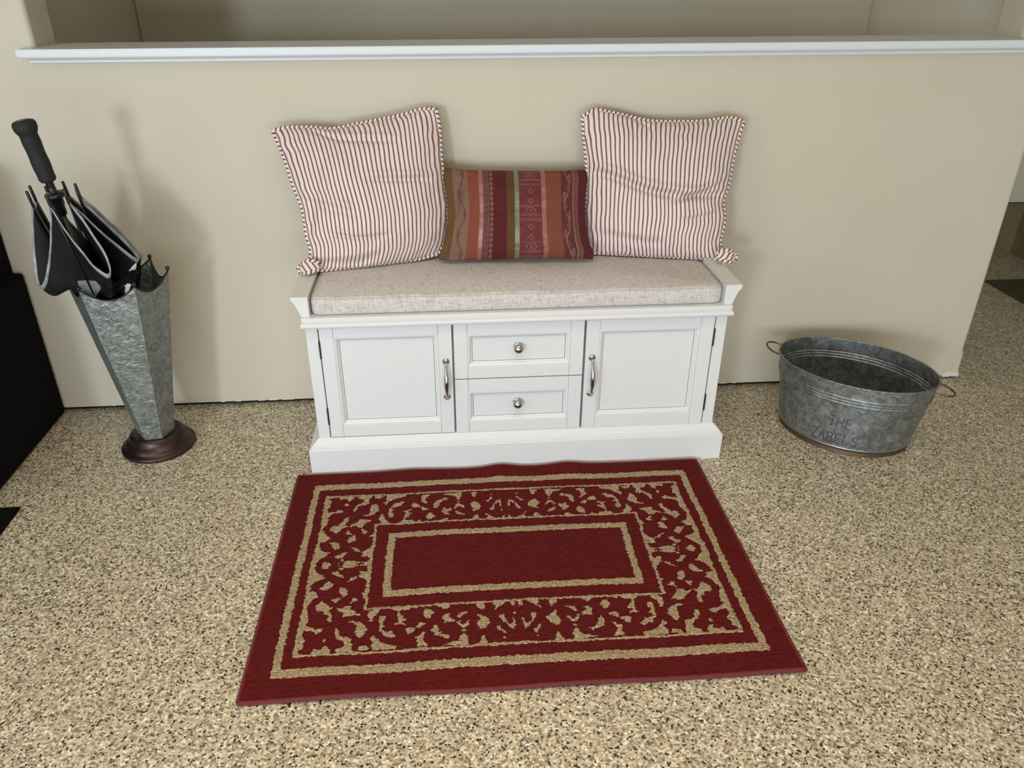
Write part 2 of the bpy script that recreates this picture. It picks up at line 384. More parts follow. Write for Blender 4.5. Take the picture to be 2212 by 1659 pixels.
def front(name, x0, x1, z0, z1, st, rt, rb, hinge=0, pull=None, knob=None):
    yf, ybk = -.4120, -.390
    d = bpy.data.objects.new(name, None); C.objects.link(d); d.parent = bench; d.location = Vector(((x0 + x1) / 2, -.40, (z0 + z1) / 2)) - BO; d.empty_display_size = .02
    dl = Vector(((x0 + x1) / 2, -.40, (z0 + z1) / 2))
    def P(n, bm, mat, smooth=False, label=None):
        for v in bm.verts: v.co -= dl
        return obj(n, bm, mat, d, smooth, label=label)
    g = .00025
    bm = nb(); box(bm, x0, x0 + st - g, yf, ybk, z0, z1, .0011, 2); P('stile', bm, WHITE)
    bm = nb(); box(bm, x1 - st + g, x1, yf, ybk, z0, z1, .0011, 2); P('stile', bm, WHITE)
    bm = nb(); box(bm, x0 + st + g, x1 - st - g, yf + .0002, ybk, z1 - rt, z1, .0011, 2); P('rail', bm, WHITE)
    bm = nb(); box(bm, x0 + st + g, x1 - st - g, yf + .0002, ybk, z0, z0 + rb, .0011, 2); P('rail', bm, WHITE)
    ix0, ix1, iz0, iz1 = x0 + st, x1 - st, z0 + rb, z1 - rt
    bm = nb(); rows = []
    for o_, y in [(-.0005, yf + .006), (0, yf + .0015), (.0015, yf + .0006), (.0045, yf + .0012), (.0075, yf + .004), (.0095, yf + .0075), (.0122, yf + .0083), (.0125, yf + .0112)]:
        rows.append([bm.verts.new(p) for p in ((ix0 + o_, y, iz0 + o_), (ix1 - o_, y, iz0 + o_), (ix1 - o_, y, iz1 - o_), (ix0 + o_, y, iz1 - o_))])
    for a, b in zip(rows, rows[1:]):
        for i in range(4): bm.faces.new((a[i], a[(i + 1) % 4], b[(i + 1) % 4], b[i]))
    P('panel_moulding', bm, WHITE)
    bm = nb(); box(bm, ix0 + .0134, ix1 - .0134, yf + .0096, ybk, iz0 + .0134, iz1 - .0134, .0005, 1); P('panel', bm, WHITE)
    if hinge:
        hx = x0 - .0015 if hinge < 0 else x1 + .0018
        for za, zb in ((.3585, .4095), (.155, .2065)):
            bm = nb(); box(bm, hx - .0012, hx + .0012, yf - .001, ybk, za, zb)
            for kk in range(5):
                za_ = za + (zb - za) * kk / 5
                lathe(bm, [(.0021, za_ + .0004), (.0024, za_ + .001), (.0024, za_ + (zb - za) / 5 - .001), (.0021, za_ + (zb - za) / 5 - .0004)], 10, Matrix.Translation((hx, yf - .0015, 0)))
            P('hinge', bm, HINGE, label='dark bronze hinge')
    if pull:
        px, zt_, zb_ = pull; bm = nb()
        for zz in (zt_, zb_):
            lathe(bm, [(.0098, 0), (.0098, .001), (.0086, .0024), (.0048, .0036), (.0042, .006)], 24, Matrix.Translation((px, yf, zz)) @ Matrix.Rotation(PI / 2, 4, 'X'))
        n = 25; pts = []; rr = []
        for i in range(n):
            t = i / (n - 1); s_ = math.sin(PI * t)
            y = yf - .004 - .022 * min(1, (s_ ** .55)); z = zt_ + (zb_ - zt_) * t
            pts.append((px, y, z)); rr.append(.0034 + .0036 * max(0, math.sin(PI * (t - .12) / .76)) ** 1.6 if .12 < t < .88 else .0034)
        tube(bm, pts, rr, 14)
        for zz in (zt_ + (zb_ - zt_) * .2, zb_ - (zb_ - zt_) * .2): pass
        P('handle', bm, CHROME, True, 'brushed chrome bow handle')
    if knob:
        px, pz = knob; bm = nb(); pr_ = [(.0095, 0), (.0098, .001), (.0085, .0022), (.0048, .0032), (.0042, .007), (.0046, .0095)]
        for k in range(9): a = -60 + 150 * k / 8; pr_.append((max(.0004,   .0112 * math.cos(math.radians(a))), .0168 + .0100 * math.sin(math.radians(a))))
        pr_ = [(a_ * 1.2, b_ * 1.1) for a_, b_ in pr_]; lathe(bm, pr_, 28, Matrix.Translation((px, yf + .0105, pz)) @ Matrix.Rotation(PI / 2, 4, 'X')); P('knob', bm, CHROME, True, 'round chrome knob')
    return d
front('door', -.4408, -.0958, .1135, .4478, .0360, .0290, .0370, hinge=-1, pull=(-.1135, .338, .2295))
front('drawer', -.0908, .2586, .2830, .4478, .0362, .0340, .0355, knob=(.0822, .3720))
front('drawer', -.0908, .2586, .1120, .2802, .0362, .0395, .0345, knob=(.0815, .2015))
front('door', .2648, .6122, .1110, .4478, .0368, .0330, .0395, hinge=1, pull=(.2838, .3345, .2235))

# ================================================================== SEAT CUSHION
def cushion():
    x0, x1, y0, y1, z0, z1 = -.4558, .6268, -.4105, -.022, .4797, .5285
    nx, ny = 120, 46
    # superelliptic pillow box: param around top sheet + side wall as one closed grid
    prof = [(0.0, .0), (.004, -.0), (.010, .003), (.0125, .010), (.0128, .018), (.0128, .030), (.0120, .038), (.008, .0445), (.003, .0475), (0, .0488)]
    bm = nb()
    # outline with round corners
    out = rrect(x0 + .013, x1 - .013, y0 + .013, y1 - .013, .012, .012, 5)
    dense = []
    for i in range(len(out)):
        a = Vector(out[i] + (0,)); b = Vector(out[(i + 1) % len(out)] + (0,)); n = max(1, int((b - a).length / .02))
        for k in range(n): dense.append(a.lerp(b, k / n))
    n = len(dense); rows = []
    for o_, h in prof:
        ring = []
        for i in range(n):
            t = (dense[(i + 1) % n] - dense[i - 1]).normalized(); nr = Vector((t.y, -t.x, 0))
            wv = .0012 * math.sin(dense[i].x * 23) + .0008 * math.sin(dense[i].x * 57 + 1)
            ring.append(bm.verts.new((dense[i].x + nr.x * o_, dense[i].y + nr.y * o_, z0 + h + (wv if h > .03 else 0))))
        rows.append(ring)
    for a, b in zip(rows, rows[1:]):
        for i in range(n): bm.faces.new((a[i], a[(i + 1) % n], b[(i + 1) % n], b[i]))
    bm.faces.new(rows[0][::-1]); bm.faces.new(rows[-1])
    return bm
cu = obj('seat_cushion', cushion(), LINEN, None, True)
tag(cu, 'oatmeal linen box cushion lying on the white bench seat', 'cushion')
bm = nb()
for zz, oo in ((.5235, .0093), (.4843, .0085)):
    out = rrect(-.4558 + .013, .6268 - .013, -.4105 + .013, -.022 - .013, .012, .012, 5)
    pts = []; n = len(out)
    dense = []
    for i in range(n):
        a = Vector(out[i] + (0,)); b = Vector(out[(i + 1) % n] + (0,)); q = max(1, int((b - a).length / .03))
        for k in range(q): dense.append(a.lerp(b, k / q))
    n = len(dense)
    for i in range(n):
        t = (dense[(i + 1) % n] - dense[i - 1]).normalized(); nr = Vector((t.y, -t.x, 0)); pts.append((dense[i].x + nr.x * oo, dense[i].y + nr.y * oo, zz + .0012 * math.sin(dense[i].x * 23)))
    tube(bm, pts, .0014, 6, True)
obj('seam', bm, LINEN, cu, True)

# ================================================================== PILLOWS
PIL_L={'top':[[-0.558, -0.0724, 0.8822], [-0.5215, -0.0685, 0.8886], [-0.484, -0.0678, 0.8889], [-0.4466, -0.0677, 0.8876], [-0.4093, -0.0689, 0.8832], [-0.3724, -0.0669, 0.887], [-0.3356, -0.0638, 0.8937], [-0.2987, -0.0615, 0.8997], [-0.2616, -0.0596, 0.9053], [-0.2247, -0.0577, 0.9116], [-0.1882, -0.0558, 0.9204], [-0.1518, -0.054, 0.9291], [-0.1149, -0.0546, 0.9279]],
'right':[[-0.1149, -0.0546, 0.9279], [-0.1096, -0.0607, 0.8956], [-0.1077, -0.0667, 0.863], [-0.1069, -0.0727, 0.8303], [-0.1059, -0.0787, 0.7975], [-0.1038, -0.0845, 0.7648], [-0.1016, -0.0902, 0.7321], [-0.098, -0.0955, 0.6994], [-0.0942, -0.1007, 0.6668], [-0.0969, -0.107, 0.6343], [-0.1004, -0.1135, 0.6019], [-0.1103, -0.1216, 0.5711], [-0.1259, -0.1309, 0.5434]],
'bot':[[-0.4804, -0.2288, 0.5385], [-0.4506, -0.2216, 0.5363], [-0.4208, -0.2143, 0.5341], [-0.3911, -0.2069, 0.532], [-0.3613, -0.1994, 0.53], [-0.3316, -0.1915, 0.529], [-0.302, -0.1831, 0.5291], [-0.2724, -0.1747, 0.5296], [-0.2429, -0.1662, 0.5304], [-0.2134, -0.1576, 0.532], [-0.1842, -0.1487, 0.5352], [-0.155, -0.1398, 0.5391], [-0.1259, -0.1309, 0.5434]],
'left':[[-0.558, -0.0724, 0.8822], [-0.5451, -0.0857, 0.8552], [-0.5334, -0.099, 0.8277], [-0.5238, -0.1122, 0.7994], [-0.5158, -0.1255, 0.7706], [-0.5067, -0.1384, 0.742], [-0.4958, -0.1503, 0.7135], [-0.4866, -0.1625, 0.6848], [-0.4837, -0.1758, 0.655], [-0.4808, -0.189, 0.6252], [-0.473, -0.2007, 0.5957], [-0.4734, -0.2141, 0.5669], [-0.4804, -0.2288, 0.5385]],
}
PIL_R={'top':[[0.2877, -0.0574, 0.9032], [0.3219, -0.054, 0.92], [0.3607, -0.0547, 0.9146], [0.399, -0.0563, 0.9072], [0.4369, -0.0587, 0.8976], [0.4753, -0.0609, 0.8904], [0.5141, -0.062, 0.8876], [0.5533, -0.0625, 0.8871], [0.5924, -0.063, 0.8866], [0.6315, -0.063, 0.8873], [0.6703, -0.0614, 0.8919], [0.7093, -0.0602, 0.8951], [0.7456, -0.0657, 0.8837]],
'right':[[0.7456, -0.0657, 0.8837], [0.7336, -0.0785, 0.8559], [0.724, -0.0913, 0.8272], [0.7155, -0.1042, 0.7981], [0.7082, -0.117, 0.7687], [0.7024, -0.1298, 0.7389], [0.6939, -0.1418, 0.7097], [0.6842, -0.1532, 0.681], [0.6876, -0.1667, 0.6512], [0.686, -0.1796, 0.6209], [0.6777, -0.1908, 0.5913], [0.679, -0.2034, 0.563], [0.6905, -0.2178, 0.5357]],
'bot':[[0.3101, -0.1283, 0.5391], [0.3408, -0.1368, 0.5325], [0.3725, -0.1445, 0.5317], [0.4042, -0.1521, 0.5309], [0.436, -0.1597, 0.5309], [0.4677, -0.1672, 0.5308], [0.4995, -0.1745, 0.5313], [0.5314, -0.1818, 0.5321], [0.5632, -0.1892, 0.5326], [0.5949, -0.1966, 0.5325], [0.6267, -0.2041, 0.5327], [0.6586, -0.2109, 0.5342], [0.6905, -0.2178, 0.5357]],
'left':[[0.2877, -0.0574, 0.9032], [0.2912, -0.063, 0.8729], [0.2946, -0.0687, 0.8425], [0.2982, -0.0745, 0.8123], [0.3018, -0.0804, 0.782], [0.3042, -0.0863, 0.7517], [0.3039, -0.0921, 0.7212], [0.3037, -0.0979, 0.6907], [0.302, -0.1034, 0.6602], [0.3018, -0.1092, 0.6298], [0.3044, -0.1154, 0.5995], [0.3072, -0.1218, 0.5693], [0.3101, -0.1283, 0.5391]],
}
PIL_M={'top':[[-0.1035, -0.0822, 0.777], [-0.0699, -0.0828, 0.7754], [-0.0365, -0.0845, 0.7713], [-0.0028, -0.0853, 0.7693], [0.0308, -0.0857, 0.7684], [0.0645, -0.0863, 0.7672], [0.0982, -0.0868, 0.766], [0.1319, -0.0872, 0.7653], [0.1656, -0.0875, 0.7647], [0.1993, -0.0878, 0.7644], [0.2331, -0.0879, 0.7641], [0.2667, -0.0874, 0.7652], [0.3004, -0.0879, 0.7644]],
'right':[[0.3004, -0.0879, 0.7644], [0.3042, -0.0976, 0.7457], [0.3013, -0.1073, 0.7268], [0.2985, -0.117, 0.7079], [0.2964, -0.1268, 0.6889], [0.2948, -0.1365, 0.6699], [0.295, -0.1464, 0.6508], [0.2952, -0.1562, 0.6317], [0.2972, -0.166, 0.6128], [0.2997, -0.1759, 0.5939], [0.3059, -0.1855, 0.576], [0.3144, -0.1949, 0.5587], [0.3112, -0.2044, 0.5401]],
'bot':[[-0.1231, -0.1766, 0.5413], [-0.087, -0.1797, 0.5394], [-0.0508, -0.1818, 0.5398], [-0.0146, -0.1837, 0.5407], [0.0217, -0.1855, 0.5417], [0.0579, -0.1873, 0.5428], [0.0941, -0.1891, 0.5436], [0.1304, -0.1911, 0.5442], [0.1666, -0.193, 0.5449], [0.2028, -0.1955, 0.5443], [0.239, -0.1981, 0.5437], [0.2751, -0.201, 0.5423], [0.3112, -0.2044, 0.5401]],
'left':[[-0.1035, -0.0822, 0.777], [-0.1024, -0.0902, 0.7571], [-0.1008, -0.0983, 0.7372], [-0.098, -0.1064, 0.7175], [-0.0955, -0.1145, 0.6977], [-0.0931, -0.1226, 0.6779], [-0.0939, -0.1308, 0.658], [-0.0965, -0.1387, 0.6383], [-0.1, -0.1466, 0.6185], [-0.105, -0.1543, 0.5991], [-0.111, -0.1618, 0.5799], [-0.1171, -0.1692, 0.5606], [-0.1231, -0.1766, 0.5413]],
}

def bez(P, t):
    P = np.array(P, float); n = len(P); s_ = t * (n - 1); i = np.clip(np.floor(s_).astype(int), 0, n - 2); f_ = (s_ - i)[:, None]
    p0 = P[np.maximum(i - 1, 0)]; p1 = P[i]; p2 = P[i + 1]; p3 = P[np.minimum(i + 2, n - 1)]
    return .5 * (2 * p1 + (p2 - p0) * f_ + (2 * p0 - 5 * p1 + 4 * p2 - p3) * f_ ** 2 + (3 * p1 - 3 * p2 + p3 - p0) * f_ ** 3)
def pillow_surface(D, nu, nv, thick, wr, seed, pw=1.5, back=.62):
    uu = np.linspace(0, 1, nu); vv = np.linspace(0, 1, nv)
    T = bez(D['top'], uu); B = bez(D['bot'], uu); Lf = bez(D['left'][::-1], vv); Rt = bez(D['right'][::-1], vv)   # v=0 bottom
    U, V = np.meshgrid(uu, vv, indexing='ij'); U3 = U[..., None]; V3 = V[..., None]
    P = (1 - V3) * B[:, None] + V3 * T[:, None] \
        + (1 - U3) ** pw * (Lf - (B[0] + (T[0] - B[0]) * vv[:, None]))[None] + U3 ** pw * (Rt - (B[-1] + (T[-1] - B[-1]) * vv[:, None]))[None]
    du = np.gradient(P, axis=0); dv = np.gradient(P, axis=1); N = np.cross(du, dv); N /= np.linalg.norm(N, axis=-1, keepdims=True) + 1e-9
    # soften normals to the mean direction
    Nm = N.mean((0, 1)); Nm /= np.linalg.norm(Nm)
    if Nm[1] > 0: Nm = -Nm
    a = np.clip(1 - np.abs(2 * U - 1) ** 2.6, 0, 1); b = np.clip(1 - np.abs(2 * V - 1) ** 2.6, 0, 1)
    pr_ = (a * b) ** .62
    pr_ = pr_ * (1 - .10 * (V - .42)) 
    edge = np.minimum(np.minimum(U, 1 - U), np.minimum(V, 1 - V))
    # pinch folds that run in from the seams
    fold = np.zeros_like(U)
    for (ang, off, amp, wid, lo, hi, axis) in wr:
        if axis == 'h': d = V - (off + ang * (U - .5) + .03 * np.sin(U * 5 + seed)); win = np.clip((U - lo) / .12, 0, 1) * np.clip((hi - U) / .12, 0, 1)
        else: d = U - (off + ang * (V - .5) + .02 * np.sin(V * 6 + seed)); win = np.clip((V - lo) / .12, 0, 1) * np.clip((hi - V) / .12, 0, 1)
        fold += amp * win * (np.exp(-(d / wid) ** 2) * -1 + .6 * np.exp(-((d - wid * 1.7) / wid) ** 2))
    small = (vnoise(U * 9, V * 7, seed) - .5) * .006 + (vnoise(U * 22, V * 18, seed + 3) - .5) * .0022
    near = np.exp(-edge / .10)
    puck = near * (vnoise(U * 30 + V * 4, V * 30 - U * 3, seed + 5) - .5) * .006 * np.clip(edge / .02, 0, 1)
    h = thick * pr_ + (fold + small + puck) * np.clip(edge / .05, 0, 1)
    Fr = P + Nm * h[..., None]
    Bk = P - Nm * (thick * back * pr_)[..., None]
    shift = (vnoise(U * 8, V * 6, seed + 9) - .5) * .004 + near * (vnoise(U * 14, V * 16, seed + 11) - .5) * .010
    return P, Fr, Bk, U, V, h, shift, Nm
def seam_loop(P):
    return [tuple(p) for p in list(P[:-1, -1]) + list(P[-1, ::-1][:-1]) + list(P[::-1, 0][:-1]) + list(P[0, :-1])]
def clampback(Q, lim=-.003):
    Q = Q.copy(); Q[..., 1] = np.minimum(Q[..., 1], lim); return Q
def clampfloor(Q, z=.5350):
    Q = Q.copy(); Q[..., 2] = np.maximum(Q[..., 2], z); return Q
def striped_pillow(name, D, label, wr, seed, ears):
    P, Fr, Bk, U, V, h, sh, Nm = pillow_surface(D, 150, 130, .068, wr, seed)
    wm = .43
    uv = np.stack([U * wm + sh, V * wm], -1)
    loc = Vector(P[75, 0]); 
    root = thing(name, label, 'cushion', loc)
    o = np.array(loc)
    obj('front_cover', grid_mesh('front_cover', clampfloor(Fr) - o, uv, flip=True), TICK, root, True)
    obj('back_cover', grid_mesh('back_cover', clampfloor(clampback(Bk)) - o, uv), TICK, root, True)
    lp = seam_loop(P)[::2]
    bm = nb(); pts = []
    for p in lp:
        q = Vector(p); q.y = min(q.y, -.009); q.z = max(q.z, .5355); pts.append(q - loc + Vector(Nm) * .001)
    tube(bm, pts, .0052, 10, True, uvl=True); obj('piping', bm, PIPE, root, True)
    # the loose corner that curls out over the seat
    for (cx, cz, cy, dx, s_) in ears:
        bm = nb(); lay = bm.loops.layers.uv.verify(); nr, ns = 14, 9; vs = []
        for i in range(nr):
            a = i / (nr - 1)
            row = []
            for k in range(ns):
                b = k / (ns - 1) * 2 - 1
                x = cx + dx * (.052 * (1 - a)) ; wdt = .019 * math.sin(PI * (.18 + .76 * a)) ** .7 + .002
                y = cy - .012 * math.sin(PI * a) + wdt * b * .35 - .004 * (1 - b * b); z = cz + .010 + .012 * math.sin(PI * a * .8) + wdt * b * .62
                row.append(bm.verts.new(Vector((x, y, max(z, .5375))) - loc))
            vs.append(row)
        for i in range(nr - 1):
            for k in range(ns - 1):
                fc = bm.faces.new((vs[i][k], vs[i + 1][k], vs[i + 1][k + 1], vs[i][k + 1]))
                for l_, (a_, b_) in zip(fc.loops, ((i, k), (i + 1, k), (i + 1, k + 1), (i, k + 1))): l_[lay].uv = (a_ * .0038 + b_ * .002, b_ * .004)
        e = obj('corner_tuck', bm, TICK, root, True); md = e.modifiers.new('thick', 'SOLIDIFY'); md.thickness = .007; md.offset = 0
        bm = nb(); rim = [vs_ for vs_ in []]
        pts = []
        for i in range(nr - 1, -1, -1):
            a = i / (nr - 1); wdt = .019 * math.sin(PI * (.18 + .76 * a)) ** .7 + .002
            pts.append(Vector((cx + dx * .052 * (1 - a), cy - .012 * math.sin(PI * a) + wdt * .35 - .003, cz + .010 + .012 * math.sin(PI * a * .8) + wdt * .62 + .003)) - loc)
        pts.append(Vector((cx + dx * .0585, cy - .004, cz + .016)) - loc)
        for i in range(0, nr):
            a = i / (nr - 1); wdt = .019 * math.sin(PI * (.18 + .76 * a)) ** .7 + .002
            pts.append(Vector((cx + dx * .052 * (1 - a), cy - .012 * math.sin(PI * a) - wdt * .35 - .004, max(.5375, cz + .010 + .012 * math.sin(PI * a * .8) - wdt * .62))) - loc)
        tube(bm, pts, .0046, 8, uvl=True); obj('corner_piping', bm, PIPE, root, True)
    return root
WL = [(.10, .10, .010, .030, .0, .55, 'h'), (-.16, .40, .008, .03, .0, .45, 'h'), (-.3, .63, .010, .022, .45, .95, 'h'), (-.35, .90, .008, .02, .15, .75, 'h'), (-.10, .24, .009, .016, .12, .62, 'h'), (.3, .12, .008, .03, .2, .8, 'v')]
WR_ = [(-.10, .50, .016, .028, .0, 1.0, 'h'), (.05, .14, .007, .03, .05, .6, 'h'), (-.4, .93, .011, .018, .0, .45, 'h'), (.25, .42, .010, .020, .55, 1.0, 'h'), (.05, .30, .008, .022, .6, 1.0, 'h')]
striped_pillow('throw_pillow', PIL_L, 'large red and cream ticking striped pillow leaning left of the velvet one', WL, 3, [(-.446, .537, -.240, -1, 1)])
pr2 = striped_pillow('throw_pillow', PIL_R, 'large red and cream ticking striped pillow leaning right of the velvet one', WR_, 8, [(.652, .538, -.246, 1, 1)])
bm = nb(); tube(bm, [Vector((.668, -.262, .548)) - pr2.location, Vector((.667, -.266, .542)) - pr2.location, Vector((.6685, -.268, .5375)) - pr2.location], .0012, 6); obj('zip_pull', bm, WHITEP, pr2, True, label='small white zip pull')

def brocade(U, V):
    """linear colours + roughness for the velvet and brocade strips"""
    col = np.zeros(U.shape + (4,)); rg = np.full(U.shape, .9)
    def c(h): return np.array(L(h)[:3])
    edges = [0, .065, .17, .245, .272, .315, .347, .435, .490, .52, .675, .705, .81, .895, .93, 1.001]
    base = ['6b4a26', '87644f', '8a4632', 'a9665f', '754742', '5e181e', '5c1018', '5f4318', '837f66', '6d2a2c', 'a9655a', '854630', '632924', '7c4f40', '5c141e']
    for i, h in enumerate(base): k = (U >= edges[i]) & (U < edges[i + 1]); col[k, :3] = c(h)
    for i in (3, 8, 10): k = (U >= edges[i]) & (U < edges[i + 1]); rg[k] = .34
    def put(mask, h, a=1.): col[mask, :3] = col[mask, :3] * (1 - a) + c(h) * a
    W_, H_ = .405, .25
    X = U * W_; Y = V * H_
    def scroll(xc, half, per, fg, phase, a):
        cx = xc + half * .45 * np.sin(2 * PI * Y / per + phase); ins = np.abs(X - xc) < half
        put((np.abs(X - cx) < .0014) & ins, fg, a)
        for s_ in (-1, 1):
            for k in range(-1, int(H_ / per) + 2):
                yc = (k + .25 * (1 - s_) + .12) * per; ox = xc + s_ * half * .35
                rr = np.hypot(X - ox, Y - yc); th = np.arctan2(Y - yc, (X - ox) * s_)
                put((np.abs(rr - .0035 - .0022 * (th + PI) / PI) < .0011) & ins, fg, a)
                put((rr < .0022) & ins, fg, a)
                for qq in range(3): put((np.abs(np.hypot(X - ox - s_ * (.003 - .004 * qq), Y - yc + .009 + .009 * qq) - .0028) < .0008) & ins, fg, a * .85)
                r2 = np.hypot(X - ox - s_ * .002, Y - yc - .011); put((r2 < .0032 + .0012 * np.sin(5 * np.arctan2(Y - yc - .011, X - ox))) & ins, fg, a * .9)
    scroll(.1175 * W_, .018, .108, '74333a', .8, .9)
    scroll(.852 * W_, .0155, .104, '9c6a5a', 2.2, .85)
    # small crosses in the mauve strip
    yy = (Y % .0165) - .008; xx = X - .293 * W_
    put(((np.abs(np.abs(xx) - .003) < .0012) & (np.abs(yy) < .0035)), '5b2a30', .8)
    # diamond chain
    yd = (Y % .0142) - .0071; xd = X - .331 * W_; dd = np.abs(xd) / .0052 + np.abs(yd) / .0068
    put((dd < 1) & (np.abs(xd) < .006), '9a6a58'); put(dd < .42, '6c1c22')
    # geometric brocade
    xg = X - .5975 * W_; per = .100; yg = Y % per; ins = np.abs(xg) < .030
    put(ins & (np.abs(yg - .004) < .0035), '8a4d4c', .7)
    put(ins & (np.abs(yg - .016) < .0015) & ((X % .008) < .004), 'a0605c', .8)
    rr = np.hypot(xg / 1.5, (yg - .030)); put(ins & (np.abs(rr - .0085) < .0012), 'a0605c', .75); put(ins & (rr < .003), 'a0605c', .75)
    put(ins & (np.abs(np.abs(yg - .030) - .0125) < .001), 'a0605c', .7)
    dz = np.abs(np.abs(xg) - np.abs(yg - .070) * 1.15); put(ins & (yg > .046) & (yg < .096) & (dz < .0018), '5a1c22', .8)
    rr = np.hypot(xg, (yg - .056)); put(ins & (np.abs(rr - .006) < .0012), 'a0605c', .75); rr = np.hypot(xg, (yg - .084)); put(ins & (np.abs(rr - .006) < .0012), 'a0605c', .75)
    put(ins & (vnoise(X * 900, Y * 900, 2) > .72), '9a5a56', .5)
    # zigzag braid
    zz = np.abs(((Y % .011) / .011) * 2 - 1); xz = (X / W_ - .9125) * W_
    put((np.abs(xz - .004 * (zz - .5) * 2) < .0012), '5a1f22'); put((np.abs(xz + .006) < .0008), 'b48b6e')
    lin = col[..., :3]; col[..., :3] = lin * .76
    # woven shading of velvets
    col[..., :3] *= (.93 + .14 * vnoise(X * 120, Y * 30, 4))[..., None]
    col[..., 3] = rg
    return col
WM = [(.0, .52, .004, .05, .05, .95, 'h'), (.5, .06, .009, .018, .0, .35, 'v'), (-.5, .95, .008, .016, .0, .5, 'v'), (.3, .05, .007, .015, .4, .9, 'v')]
P, Fr, Bk, U, V, h, sh, Nm = pillow_surface(PIL_M, 300, 190, .052, WM, 5, 4., .35)
loc = Vector(P[150, 0]); root = thing('lumbar_pillow', 'small oblong pillow of velvet and brocade stripes between the two ticking pillows', 'cushion', loc)
col = brocade(U, V)
obj('front_cover', grid_mesh('front_cover', clampfloor(Fr) - np.array(loc), np.stack([U, V], -1), col, flip=True), BROC, root, True)
colb = np.zeros_like(col); colb[..., :3] = L('6c1a24')[:3]; colb[..., 3] = .9
colb[:60, :, :3] = L('7a5730')[:3]
obj('back_cover', grid_mesh('back_cover', clampfloor(clampback(Bk, -.006)) - np.array(loc), np.stack([U, V], -1), colb), BROC, root, True)

